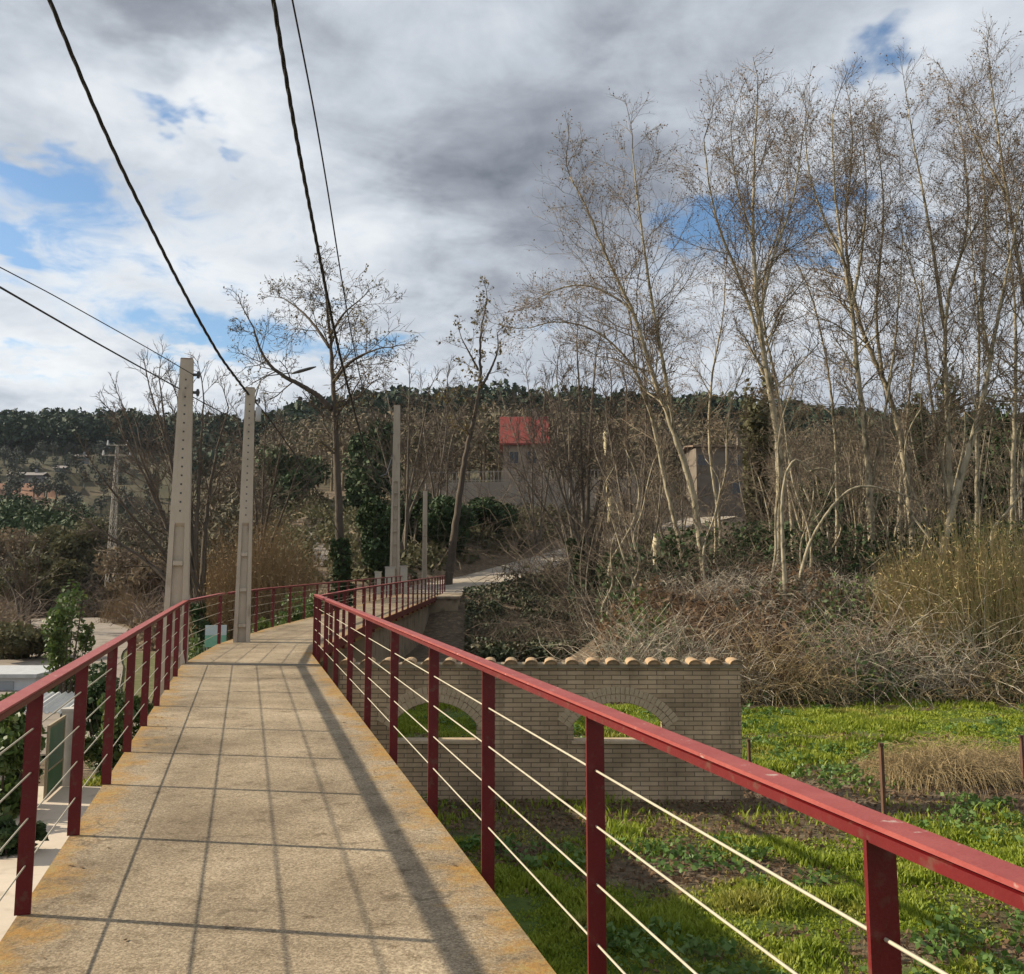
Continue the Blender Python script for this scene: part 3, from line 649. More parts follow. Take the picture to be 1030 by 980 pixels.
# ------------------------------------------------------------------ poles and wires
def concrete_pole(px_top, py_top, px_base, Y, w_top, w_bot, zbase, label, group=None, rot=.25, holes=True):
    T = at(px_top, py_top, Y); B = at(px_base, HZ+30, Y); zt = T.z
    bx = T.x+(B.x-T.x)*(zt-zbase)/(zt-B.z); Xb = B.x; X = (T.x+B.x)/2
    root = empty('utility_pole', (X, Y, zbase), label, 'pole', group)
    hgt = zt-zbase; ax = np.array((math.cos(rot), math.sin(rot), 0)); ay = np.array((-math.sin(rot), math.cos(rot), 0))
    def sec(z, prof):
        w = w_top+(w_bot-w_top)*(zt-z)/hgt; return [tuple(np.array((X, Y, 0))+ax*w*.5*u+ay*w*.5*.72*v+np.array((0, 0, z))) for u, v in prof]
    # H section shaft: flanges left and right, recessed web
    mm = MB()
    Hp = [(-1, -1), (-.52, -1), (-.46, -.45), (.46, -.45), (.52, -1), (1, -1), (1, 1), (.52, 1), (.46, .45), (-.46, .45), (-.52, 1), (-1, 1)]
    zm = zt-hgt*.36; full = [(-1, -1), (-.52, -1), (-.46, -.97), (.46, -.97), (.52, -1), (1, -1), (1, 1), (.52, 1), (.46, .97), (-.46, .97), (-.52, 1), (-1, 1)]
    mm.loft([sec(zbase, Hp), sec(zm-.06, Hp), sec(zm, full), sec(zt, full)]); mm.build('shaft', POLEC, root)
    # rungs across the recess
    z = zm-.65*1.0
    while z > zbase+.3:
        lad = MB()
        w = w_top+(w_bot-w_top)*(zt-z)/hgt
        lad.box((-.46*w/2, -.5*.72*w, -.035), (.46*w/2, -.22*.72*w, .035), (X, Y, z), ax, ay); z -= .72; lad.build('rung', POLEC, root)
    if holes:
        z = zt-.35
        while z > zm+.1:
            hm = MB()
            w = w_top+(w_bot-w_top)*(zt-z)/hgt; c0 = np.array((X, Y, z))-ay*(.97*.36*w)
            hm.box((-.014, -.004, -.014), (.014, .02, .014), c0, ax, ay); z -= .145; hm.build('bolt_hole', DARK, root)
    cp = MB(); cp.loft([sec(zt, [(-1.02, -1.02), (1.02, -1.02), (1.02, 1.02), (-1.02, 1.02)]), sec(zt+.02, [(-.9, -.9), (.9, -.9), (.9, .9), (-.9, .9)])]); cp.build('pole_cap', POLETOP, root)
    for dz in (.25, .55):
        br = MB(); w = w_top; br.box((.5*w, -.03, -.02), (.5*w+.09, .03, .02), (X, Y, zt-dz), ax, ay); br.tube([np.array((X, Y, zt-dz))+ax*(.5*w+.09)+np.array((0, 0, q)) for q in (-.06, 0, .06)], [.02, .035, .02], 6); br.build('cable_clamp', DARK, root)
    return root
P1Y = 16.3
concrete_pole(188, 362, 178.5, P1Y, .20, .50, -2.6, 'thick concrete utility pole with bolt holes, leftmost beside the footbridge bend', rot=.22)
concrete_pole(252.5, 391, 244, 20.7, .19, .40, -2.6, 'concrete utility pole carrying the street lamp, second from the left', rot=.22)
concrete_pole(399, 408, 397, 56.5, .36, .62, -1.5, 'tall slim concrete pole at the far end of the footbridge, with cables hung on it', rot=.1, holes=False)
concrete_pole(427.5, 494, 427, 60.5, .26, .30, .3, 'short thin grey concrete pole right of the tall far pole', rot=.1, holes=False)

def wire(name, pix, Y0, Y1, r, label, ends=(None, None), twist=False):
    """cable hanging in the vertical plane through its two ends; pixel rays meet that plane"""
    A = at(*pix[0], Y0); B = at(*pix[-1], Y1); k = (B.x-A.x)/(B.y-A.y); pts = []
    for i, (x, y) in enumerate(pix):
        if i == 0: pts.append(A); continue
        if i == len(pix)-1: pts.append(B); continue
        a, b = ray(x, y); Yv = (A.x-k*A.y)/(a-k); pts.append(Vector((a*Yv, Yv, EYE+b*Yv)))
    # continue beyond the frame on a straight run
    if pix[0][1] < 5 or pix[0][0] < 5: pts = [pts[0]+(pts[0]-pts[1]).normalized()*6]+pts
    P = np.array([tuple(p) for p in pts])
    t = np.r_[0, np.cumsum(np.linalg.norm(np.diff(P, axis=0), axis=1))]; 
    # smooth with a natural-looking resample
    tt = np.linspace(0, t[-1], 90); Q = np.stack([np.interp(tt, t, P[:, i]) for i in range(3)], axis=1)
    for _ in range(6): Q[1:-1] = (Q[:-2]+2*Q[1:-1]+Q[2:])/4
    mm = MB()
    if twist:                                                      # three cores twisted together
        s = np.r_[0, np.cumsum(np.linalg.norm(np.diff(Q, axis=0), axis=1))]; ss = np.linspace(0, s[-1], int(s[-1]/.07)); 
        QQ = np.stack([np.interp(ss, s, Q[:, i]) for i in range(3)], axis=1); T = np.gradient(QQ, axis=0); T /= np.linalg.norm(T, axis=1)[:, None]
        U = np.cross(T, (0, 0, 1)); U /= np.linalg.norm(U, axis=1)[:, None]; Wv = np.cross(T, U)
        for c in range(3):
            ph = ss*2*math.pi/1.1+c*2*math.pi/3
            mm.tube(QQ+.42*r*(np.cos(ph)[:, None]*U+np.sin(ph)[:, None]*Wv), r*.58, 5)
    else: mm.tube(Q, r, 6)
    return mm.top(name, WIRE, label, 'cable', smooth=True)
wire('overhead_cable', [(50, 0), (75, 62), (100, 120), (125, 175), (150, 225), (175, 275), (200, 322), (222, 360), (250, 397)], 10, 20.6, .027, 'thick black twisted cable from the upper left down to the lamp pole', twist=True)
wire('overhead_cable', [(252, 398), (275, 427), (297, 458), (315, 487), (330, 515), (342, 540)], 20.8, 47, .022, 'dark cable sagging away from the lamp pole towards the tall bare tree', twist=True)
wire('overhead_cable', [(275, 0), (283, 50), (291, 100), (300, 150), (310, 200), (320, 252), (330, 302), (338, 342), (346, 374), (357, 417), (367, 452), (376, 473), (382, 480), (389, 477), (395, 458)], 12, 56.3, .034, 'thick black twisted cable crossing overhead and sagging to the tall far pole', twist=True)
wire('overhead_cable', [(294, 0), (304, 50), (314, 100), (323, 151), (333, 212), (343, 278), (353, 335), (363, 384), (374, 415), (386, 432), (396, 436)], 14, 56.3, .016, 'thin dark cable beside the thick overhead one, both leading to the far pole')
wire('overhead_cable', [(0, 289), (45, 315), (90, 341), (133, 365), (180, 391)], 9, 16.2, .0105, 'lower of the two thin cables coming from the left edge to the first pole')
wire('overhead_cable', [(0, 269), (50, 295), (100, 323), (150, 351), (196, 378)], 11, 16.3, .007, 'upper and thinnest cable coming from the left edge to the first pole')
wire('overhead_cable', [(193, 399), (225, 416), (255, 433)], 16.5, 22.5, .009, 'thin cable sloping down from the first pole past the lamp pole')

def street_lamp():
    b = at(257, 400, 20.7); h = at(312, 371, 20.7); t = at(262, 383, 20.7)
    root = empty('street_lamp', b, 'grey street lamp on a curved bracket at the top of the second pole', 'lamp')
    mm = MB(); mm.tube([b-Vector((.03, 0, .25)), b, t, t+Vector((.16, -.02, .10)), at(295, 375, 20.7)], .012, 7); mm.build('bracket', DARK, root, True)
    a = at(293, 376, 20.7); d = (at(318, 369, 20.7)-a); L = d.length; d.normalize(); u = Vector((0, 1, 0)); w = d.cross(u)*-1
    secs = []
    for s, rw, rh in ((0, .02, .015), (.12, .035, .025), (.35, .06, .035), (.75, .055, .03), (1, .02, .012)):
        secs.append([tuple(a+d*L*s+u*rw*math.cos(q)+w*rh*math.sin(q)) for q in np.linspace(0, 2*math.pi, 10, endpoint=False)])
    m2 = MB(); m2.loft(secs); m2.build('lamp_head', mat('lamp_grey', (.05, .05, .05), (.07, .07, .07), 5, rough=.5), root, True)
    m4 = MB(); c = at(260.5, 417, 20.7-.0); m4.tube([c+Vector((0, -.05, z)) for z in (-.16, -.15, .13, .16)], [.03, .06, .06, .03], 10); m4.tube([c+Vector((0, -.05, .16)), c+Vector((-.02, -.03, .35))], .008, 5); m4.build('junction_box', WHITE, root, True)
street_lamp()

# ------------------------------------------------------------------ trees
class Tree:
    def __init__(s, seed): s.g = random.Random(seed); s.P0 = []; s.P1 = []; s.r0 = []; s.r1 = []; s.tips = []
    def seg(s, a, b, r0, r1): s.P0.append(a); s.P1.append(b); s.r0.append(r0); s.r1.append(r1)
    def grow(s, p, d, L, r, lev, cfg):
        g = s.g; n = max(2, int(round(L/cfg['step'][lev]))); st = L/n; rt = r*.45
        d = Vector(d).normalized(); kids = cfg['kids'][lev] if lev < len(cfg['kids']) else 0
        pts = [Vector(p)]
        for i in range(n):
            d = d+Vector((g.gauss(0, cfg['wob']), g.gauss(0, cfg['wob']), g.gauss(0, cfg['wob'])+cfg['up'])); d.normalize()
            q = pts[-1]+d*st; ra = r+(rt-r)*i/n; rb = r+(rt-r)*(i+1)/n
            s.seg(pts[-1], q, ra, rb); pts.append(q)
        if lev+1 <= len(cfg['kids']) and kids:
            for k in range(kids):
                t = .18+.82*(k+g.random())/kids; i = min(int(t*n), n-1); f = t*n-i; q = pts[i].lerp(pts[i+1], f); dd = (pts[i+1]-pts[i]).normalized()
                side = Vector((g.gauss(0, 1), g.gauss(0, 1), g.gauss(0, 1))); side = (side-dd*side.dot(dd)).normalized()
                an = cfg['ang']*(.7+.6*g.random()); nd = dd*math.cos(an)+side*math.sin(an)
                s.grow(q, nd, L*cfg['ratio']*(.65+.7*g.random())*(1.15-.5*t), max(r*(.62-.25*t), cfg['rmin']), lev+1, cfg)
        else: s.tips.append((pts[-1], d)); s.tips.append((pts[len(pts)//2], d))
    def limb(s, pts, r0, r1, start, cfg, dens, blen):
        """side branches along a given limb polyline from fraction start on"""
        P = np.array([tuple(p) for p in pts]); L = poly_len(P); g = s.g; n = int((1-start)*L[-1]*dens)
        for k in range(n):
            t = start+(1-start)*(k+g.random())/n; p, d = pt_on(P, t*L[-1]); d = Vector(d)
            side = Vector((g.gauss(0, 1), g.gauss(0, 1), g.gauss(0, .5))); side = (side-d*side.dot(d)).normalized()
            an = cfg['ang']*(.75+.5*g.random()); nd = d*math.cos(an)+side*math.sin(an)
            rr = (r0+(r1-r0)*t)*.36; fr = (t-start)/(1-start)
            s.grow(p, nd, blen*(.55+.6*g.random())*(1.0-.5*fr*fr)*(.5+.5*min(1, fr*4)), max(rr, cfg['rmin']*1.6), 0, cfg)
        dd = Vector(P[-1]-P[-2]).normalized(); s.grow(P[-1], dd, blen*.6, r1, 0, cfg)
def smooth3(pts, n): return smooth_poly([tuple(p) for p in pts], n)
PLANE = dict(step=(.45, .34, .26), kids=(8, 7), wob=.17, up=.06, ang=.75, ratio=.50, rmin=.0054)
PLANE_L = dict(PLANE, kids=(5, 4))
def make_tree(name, seed, limbs, label, cat='tree', group=None, cfg=PLANE, dens=2.2, blen=2.6, bark=BARKP, twig=TWIGP, leaf=SEED, leaf_n=.5, leaf_s=.07, starts=None, ivy=None, n=8, base_flare=1.25):
    """limbs: list of (points, r_base, r_tip, branch_start); the first is the trunk"""
    base = Vector(limbs[0][0][0]); root = empty(name, base, label, cat, group)
    tr = MB(); T = Tree(seed)
    for k, (pts, r0, r1, start) in enumerate(limbs):
        Pp = smooth3(pts, max(10, len(pts)*6)); kk = len(Pp)
        jit = np.random.default_rng(seed+k).normal(0, .02*min(1, r0*4), (kk, 3)); jit[0] = 0; Pp = Pp+jit
        rad = np.linspace(r0, r1, kk); 
        if k == 0: rad[0] *= base_flare; Pp[0][2] -= .3
        tr.tube(Pp, rad, n); T.limb(Pp, r0, r1, start, cfg, dens, blen)
    P0 = np.array(T.P0); P1 = np.array(T.P1); r0 = np.array(T.r0); r1 = np.array(T.r1)
    big = r0 > .024
    if big.any(): V, Q = segs_mesh(P0[big], P1[big], r0[big], r1[big], 5); tr.add(V, Q)
    tr.build('trunk', bark, root, True)
    V, Q = segs_mesh(P0[~big], P1[~big], r0[~big], r1[~big], 3)
    cr = mesh_np('crown', V, [Q], twig, root)
    if leaf is not None and leaf_n > 0:
        g = np.random.default_rng(seed); C = np.array([tuple(p) for p, d in T.tips]); C = C[g.random(len(C)) < leaf_n]; C = C+g.normal(0, .05, C.shape)
        V, Q = leaf_quads(C, leaf_s, g); mesh_np('dry_leaves', V, [Q], leaf, root)
    if ivy:
        g = np.random.default_rng(seed+5); (h0, h1, rad, cnt, ls) = ivy; Pp = smooth3(limbs[0][0], 40); zz = Pp[:, 2]-Pp[0][2]
        t = g.random(cnt)*(h1-h0)+h0; c = np.stack([np.interp(t, zz, Pp[:, i]) for i in range(3)], axis=1)
        a = g.random(cnt)*2*np.pi; rr = rad*(.5+.7*g.random(cnt))*(1.15-.5*(t-h0)/(h1-h0))*(.7+.6*vnoise(t*1.5, a*1.2, 4)); c[:, 0] += rr*np.cos(a); c[:, 1] += rr*np.sin(a)
        V, Q = leaf_quads(c, ls, g, .3); mesh_np('ivy', V, [Q], IVY, root)
    return root
def A(Y, *pix): return [at(x, y, Y) for x, y in pix]
def base_on_ground(pts):
    """drop the first point of a trunk to the ground along its own direction"""
    p = pts[0]; z = float(H(np.array([p.x]), np.array([p.y]))[0]); d = (pts[0]-pts[1]); k = (z-.15-p.z)/d.z if abs(d.z) > 1e-6 else 0
    if k > 0: pts = [p+d*min(k, 3)]+pts
    elif z > p.z: pass
    return pts
def V3(dy): return dy
# tall plane trees at the right, each limb traced in its own depth plane
plane_specs = [
 (33, [((712, 594), (704, 540), (696, 489), (677, 430), (657, 380), (639, 317), (609, 258), (589, 205), (573, 178)), .17, .022, .42],
      [[((677, 430), (668, 370), (655, 300), (648, 250), (641, 200), (636, 150)), .10, .02, .2], [((639, 317), (622, 300), (590, 285), (560, 290), (538, 302)), .06, .015, .1]], 'leaning pale plane tree, leftmost of the tall bare row'),
 (34.5, [((690, 574), (680, 530), (669, 485), (656, 420), (640, 370), (600, 330), (560, 322), (532, 330)), .12, .018, .5],
      [[((656, 420), (640, 380), (636, 330), (626, 280)), .06, .016, .25]], 'slim plane tree bending left, just left of the leaning pale one'),
 (31.5, [((783, 590), (784, 520), (784, 450), (776, 400), (762, 317), (757, 238), (758, 164), (762, 100)), .19, .022, .45],
      [[((770, 360), (745, 280), (722, 230), (712, 180), (708, 140)), .09, .02, .2], [((764, 320), (776, 260), (798, 205), (806, 150)), .075, .018, .25], [((757, 238), (740, 190), (735, 130)), .055, .016, .2]], 'tallest plane tree with a straight trunk, third from the left in the row'),
 (33.5, [((800, 585), (795, 500), (788, 430), (778, 370), (768, 330), (765, 280), (785, 230), (792, 180)), .10, .018, .45], [], 'thin plane tree almost touching the straight tallest one on its right'),
 (32.5, [((879, 600), (876, 530), (873, 458), (863, 380), (857, 307), (844, 238), (838, 170), (837, 115)), .17, .02, .45],
      [[((857, 307), (868, 250), (872, 190), (868, 140)), .08, .018, .2], [((848, 260), (826, 215), (812, 170), (810, 130)), .065, .016, .2]], 'plane tree with a long pale trunk and narrow upright crown'),
 (34, [((921, 585), (915, 500), (905, 430), (888, 380), (866, 332), (852, 270), (850, 210), (858, 160), (856, 115)), .17, .02, .5],
      [[((888, 380), (880, 320), (884, 273), (890, 210), (884, 150)), .085, .018, .2]], 'plane tree slanting left behind the long pale trunk, with a forked top'),
 (35.5, [((842, 575), (842, 480), (838, 406), (827, 337), (812, 283), (793, 253), (785, 240)), .10, .016, .5], [], 'short pale plane tree between two taller trunks'),
 (32, [((956, 560), (956, 500), (953, 419), (951, 370), (950, 317), (962, 262), (990, 212), (1003, 180)), .15, .02, .45],
      [[((950, 330), (940, 260), (928, 190), (918, 140), (914, 110)), .09, .018, .2], [((956, 290), (975, 230), (972, 170), (965, 120)), .065, .016, .2],
       [((952, 430), (936, 438), (929, 442), (940, 428), (956, 411), (980, 405), (1003, 404)), .045, .03, .8]], 'forked plane tree with a low pale side branch, near the reeds'),
 (30.5, [((945, 570), (955, 520), (968, 477), (981, 430), (991, 392), (1000, 340), (1010, 287), (1022, 230), (1028, 190)), .16, .02, .45],
      [[((996, 365), (985, 310), (992, 250), (990, 190), (985, 140)), .08, .018, .2]], 'curved plane trunk sweeping right, just above the reeds'),
 (31, [((1046, 560), (1043, 430), (1036, 330), (1022, 250), (1012, 190), (1002, 120), (996, 75)), .17, .02, .4],
      [[((1030, 300), (1040, 220), (1045, 150)), .08, .018, .2], [((1014, 200), (985, 150), (970, 110)), .06, .016, .2]], 'tall plane tree at the right edge, rightmost of the row'),
 (36, [((982, 570), (983, 500), (983, 403), (986, 330), (978, 260), (975, 200)), .12, .016, .45], [], 'thin upright plane tree seen behind the curved trunk'),
 (36.5, [((726, 585), (724, 520), (712, 450), (715, 380), (728, 320), (730, 270)), .10, .016, .45], [], 'slender grey tree between the leaning tree and the tallest trunk'),
 (34.5, [((1018, 570), (1019, 470), (1022, 380), (1021, 300), (1012, 230), (1010, 180)), .12, .018, .4], [], 'upright plane tree just left of the rightmost one'),
 (33, [((866, 580), (874, 500), (890, 420), (900, 350), (905, 290), (908, 240)), .09, .016, .4], [], 'thin pale plane tree leaning right across the long pale trunk'),
 (32.5, [((962, 565), (952, 490), (940, 430), (932, 360), (926, 300), (908, 240)), .10, .016, .4], [], 'thin plane tree leaning left beside the forked one'),
 (37, [((905, 570), (904, 500), (912, 430), (917, 370), (925, 320), (930, 270)), .10, .016, .4], [], 'slender grey tree crossing behind the slanting forked plane tree'),
]
for i, (Y, trunk, limbs, label) in enumerate(plane_specs):
    rs = random.Random(100+i)
    def path(pp, dy): return [at(x, y, Y+dy*k/max(1, len(pp)-1)) for k, (x, y) in enumerate(pp)]
    tp = base_on_ground(path(trunk[0], rs.uniform(-1, 1)))
    ls = [(tp, trunk[1]*.8, trunk[2], trunk[3]*.8)]
    for l in limbs: ls.append((path(l[0], rs.uniform(-2.2, 2.2)), l[1]*.8, l[2], l[3]))
    make_tree('plane_tree', 500+i, ls, label, 'tree', 'tall bare plane trees', cfg=PLANE, dens=3.1, blen=3.0, leaf_n=.4, leaf_s=.045)

# bleached arching branches of a fallen sapling on the bank
make_tree('bent_sapling', 77, [(A(29, (805, 580), (812, 552), (820, 535), (840, 504), (863, 487), (894, 493), (915, 500)), .06, .02, .55)], 'bleached sapling bent over in an arch below the plane trees', cfg=dict(PLANE_L, up=-.02), dens=1.5, blen=1.2, leaf_n=0)
make_tree('bent_sapling', 78, [(A(28.5, (790, 600), (787, 540), (786, 500), (792, 470), (801, 461), (812, 470)), .075, .03, .6), (A(28.5, (815, 474), (828, 470), (840, 476)), .03, .015, .4)], 'bleached broken sapling hooked at its tip below the tallest tree', cfg=dict(PLANE_L, up=-.02), dens=1.2, blen=1.2, leaf_n=0)
make_tree('snag', 79, [(A(50, (616, 520), (615, 500), (612, 470), (610, 435)), .22, .17, .97)], 'pale broken dead trunk standing alone on the wooded slope', 'dead tree', cfg=PLANE_L, dens=.2, blen=.6, leaf_n=0, bark=mat('bleached_wood', (.46, .40, .26), (.36, .31, .2), 5, rough=.9))
make_tree('snag', 80, [(A(36, (664, 612), (662, 585), (661, 552), (660, 546)), .17, .15, .97)], 'pale stump-like post trunk on the bank left of the leaning plane tree', 'dead tree', cfg=PLANE_L, dens=.2, blen=.5, leaf_n=0, bark=MATS['bleached_wood'])

# big bare tree beyond the left railing, with a few leaves left
BIG = dict(step=(.6, .4, .3), kids=(7, 6), wob=.22, up=.03, ang=.85, ratio=.5, rmin=.011)
Yb = 48
make_tree('bare_tree', 11, [
 (base_on_ground(A(Yb, (344, 582), (341, 520), (338, 450), (336, 400), (333, 350), (329, 310), (326, 285))), .27, .04, .5),
 (A(Yb, (334, 412), (318, 396), (298, 385), (278, 375), (262, 355), (255, 330)), .15, .04, .35),
 ([at(x, y, Yb-.8*k) for k, (x, y) in enumerate(((335, 385), (350, 365), (368, 355), (384, 350)))], .10, .03, .2),
 ([at(x, y, Yb+.8*k) for k, (x, y) in enumerate(((332, 350), (315, 325), (300, 310), (285, 300)))], .09, .03, .2),
 ([at(x, y, Yb-.9*k) for k, (x, y) in enumerate(((331, 340), (345, 315), (358, 305)))], .08, .03, .2),
 ([at(x, y, Yb-.9*k) for k, (x, y) in enumerate(((337, 420), (352, 400), (360, 385)))], .07, .025, .3)],
 'tall bare tree with an ivy-wrapped trunk beyond the left railing', cfg=BIG, dens=2.6, blen=3.0, bark=BARKD, twig=TWIGD, leaf=DRYL, leaf_n=.35, leaf_s=.08, ivy=(-.3, 4.6, .5, 1500, .2))
make_tree('bare_tree', 12, [
 (base_on_ground(A(60, (456, 545), (463, 490), (470, 450), (478, 415), (484, 380), (482, 350), (486, 320), (490, 300))), .26, .03, .5),
 (A(60, (481, 372), (472, 355), (464, 340)), .08, .03, .2), (A(60, (484, 390), (494, 372), (502, 350), (500, 335)), .09, .03, .2), (A(60, (473, 440), (460, 425), (452, 405)), .07, .03, .3)],
 'dark crooked bare tree rising behind the far railing end', cfg=BIG, dens=1.3, blen=2.0, bark=BARKD, twig=TWIGD, leaf=DRYL, leaf_n=.35, leaf_s=.13)
# many-stemmed bare trees behind the poles
BUSHY = dict(step=(.7, .5, .35), kids=(6, 5), wob=.17, up=.06, ang=.6, ratio=.55, rmin=.012)
def multi(seed, Y, bx, by, tops, label, r=.13, ivy=None, cfg=BUSHY, dens=1.5, blen=2.6, group=None, bark=BARKD, twig=TWIGD, leaf=None, leaf_n=0, leaf_s=.1, name='bare_tree'):
    rs = random.Random(seed); ls = []
    for k, (tx, ty) in enumerate(tops):
        m1 = (bx+(tx-bx)*.25+rs.uniform(-4, 4), by+(ty-by)*.35); m2 = (bx+(tx-bx)*.6+rs.uniform(-6, 6), by+(ty-by)*.68); dy = rs.uniform(-2.5, 2.5)
        b = at(bx, by, Y)
        if k == 0: g0 = base_on_ground([b, at(*m1, Y+dy*.3)])[:-1]
        pts = (list(g0) if k == 0 else [b+Vector((rs.uniform(-.2, .2), rs.uniform(-.2, .2), 0))])+[at(*m1, Y+dy*.3), at(*m2, Y+dy*.7), at(tx, ty, Y+dy)]
        ls.append((pts, r*rs.uniform(.75, 1.1), .03, .3))
    return make_tree(name, seed, ls, label, 'tree', group, cfg, dens, blen, bark, twig, leaf, leaf_n, leaf_s, None, ivy)
multi(21, 44, 200, 612, [(150, 390), (178, 400), (205, 395), (230, 410), (120, 430)], 'many-stemmed bare tree between the two near poles', r=.16, ivy=(-.5, 2.5, .35, 500, .2))
multi(22, 50, 190, 610, [(95, 470), (125, 410), (160, 380), (140, 440), (80, 520)], 'wide bare tree spreading left of the first pole', r=.15)
multi(23, 58, 262, 590, [(240, 430), (268, 420), (285, 440), (300, 470), (228, 460)], 'bare tree behind the lamp pole above the golden shrubs', r=.13)
multi(24, 60, 25, 640, [(10, 560), (24, 545), (40, 555), (0, 575)], 'small dark bare tree in the scrub at the far left', r=.12, blen=1.6)
multi(25, 66, 405, 560, [(390, 400), (412, 385), (432, 392), (378, 430), (446, 420)], 'grey bare tree behind the tall far pole', r=.13, bark=BARKG)
multi(26, 70, 440, 560, [(425, 400), (450, 380), (440, 420), (465, 410)], 'grey bare tree left of the crooked dark one', r=.12, bark=BARKG)
multi(27, 76, 540, 548, [(505, 400), (530, 380), (548, 395), (490, 440), (560, 420)], 'twiggy bare tree on the far side of the uphill road', r=.11, bark=BARKG)
multi(28, 46, 592, 600, [(560, 380), (580, 345), (600, 355), (615, 390), (545, 430), (628, 420)], 'broad twiggy tree with ivy around its foot beside the road', r=.12, ivy=(-.5, 4.2, .7, 1800, .2), bark=BARKG)
multi(29, 54, 578, 575, [(530, 430), (552, 395), (572, 410), (520, 470)], 'small twiggy bare tree behind the hedge bank', r=.09, bark=BARKG)
multi(30, 42, 640, 590, [(610, 420), (630, 390), (648, 370), (655, 430), (600, 460)], 'fine-twigged tree behind the leftmost plane tree', r=.09, bark=BARKG)
# crowd of thin bare trees on the slope behind the planes: copies of five kinds
protos = []
for k in range(5):
    T = Tree(900+k); g = random.Random(900+k); mm = MB()
    hgt = (7.5, 8.5, 6.5, 9.0, 7.0)[k]
    for q in range(g.choice((2, 3, 3))):
        a = g.uniform(0, 6.28); pts = [Vector((0, 0, -.4)), Vector((.25*math.cos(a), .25*math.sin(a), hgt*.3)), Vector((.8*math.cos(a+.4), .8*math.sin(a+.4), hgt*.65)), Vector((1.2*math.cos(a), 1.2*math.sin(a), hgt))]
        Pp = smooth3(pts, 14); mm.tube(Pp, np.linspace(.09, .02, 14), 6); T.limb(Pp, .09, .02, .2, dict(BUSHY, rmin=.010, kids=(5, 5)), 1.9, 1.9)
    V, Q = segs_mesh(T.P0, T.P1, T.r0, T.r1, 3)
    protos.append((mm, V, Q))
pobj = []
slope_label = 'thin grey bare tree in the crowded wood on the slope behind the plane trees'
for k, (mm, V, Q) in enumerate(protos):
    root = empty('bare_tree', (0, 0, 0), slope_label, 'tree', 'thin bare trees crowding the slope')
    t = mm.build('trunk', mat('slope_bark', (.25, .215, .16), (.13, .11, .08), 3, rough=.95), root, True); c = mesh_np('crown', V, [Q], mat('slope_twig', (.15, .12, .085), (.09, .07, .05), 1.5, rough=.95), root); pobj.append((root, t, c))
gs = random.Random(5); used = set()
for i in range(74):
    px = gs.uniform(585, 1060); Y = gs.uniform(38, 84)
    if i > 66: px = gs.uniform(400, 640); Y = gs.uniform(68, 84)
    if 682 < px < 748: px += 80
    x = ray(px, 500)[0]*Y; z = float(H(np.array([x]), np.array([Y]))[0]); k = i % 5
    if np.min(np.hypot(ROADP[:, 0]-x, ROADP[:, 1]-Y)) < 4: continue
    if k not in used: r = pobj[k][0]; used.add(k)
    else:
        r = pobj[k][0].copy(); COL.objects.link(r)
        for ch in pobj[k][1:]: c = ch.copy(); COL.objects.link(c); c.parent = r
    s = gs.uniform(.55, .9); r.location = (x, Y, z); r.rotation_euler = (0, 0, gs.uniform(0, 6.28)); r.scale = (s, s, s*gs.uniform(.9, 1.1))

# thin pale shoots crowding between the big trunks: copies of three kinds
sobj = []; sap_label = 'thin pale sapling standing among the big plane trunks'
for k in range(3):
    T = Tree(950+k); g = random.Random(950+k); mm = MB(); hgt = (5.5, 7.0, 4.5)[k]; a = g.uniform(0, 6.28)
    Pp = smooth3([Vector((0, 0, -.4))]+[Vector((g.gauss(0, .22)+.25*j*math.cos(a)*.6, g.gauss(0, .22)+.2*j*math.sin(a), hgt*j/6)) for j in range(1, 7)], 22)
    mm.tube(Pp, np.linspace(.06, .014, 22), 6); T.limb(Pp, .06, .014, .18, dict(PLANE, kids=(5, 4), rmin=.007), 2.6, 1.5); V, Q = segs_mesh(T.P0, T.P1, T.r0, T.r1, 3)
    root = empty('sapling', (0, 0, 0), sap_label, 'tree', 'thin pale saplings among the planes'); sobj.append((root, mm.build('trunk', BARKP, root, True), mesh_np('crown', V, [Q], TWIGP, root)))
gs = random.Random(15)
for i in range(34):
    px = gs.uniform(600, 1000); Y = gs.uniform(29.5, 38); x = ray(px, 500)[0]*Y; z = float(H(np.array([x]), np.array([Y]))[0]); k = i % 3
    if i < 3: r = sobj[k][0]
    else:
        r = sobj[k][0].copy(); COL.objects.link(r)
        for ch in sobj[k][1:]: c = ch.copy(); COL.objects.link(c); c.parent = r
    s_ = gs.uniform(.6, 1.1); r.location = (x, Y, z); r.rotation_euler = (gs.gauss(0, .1), gs.gauss(0, .14), gs.uniform(0, 6.28)); r.scale = (s_, s_, s_)

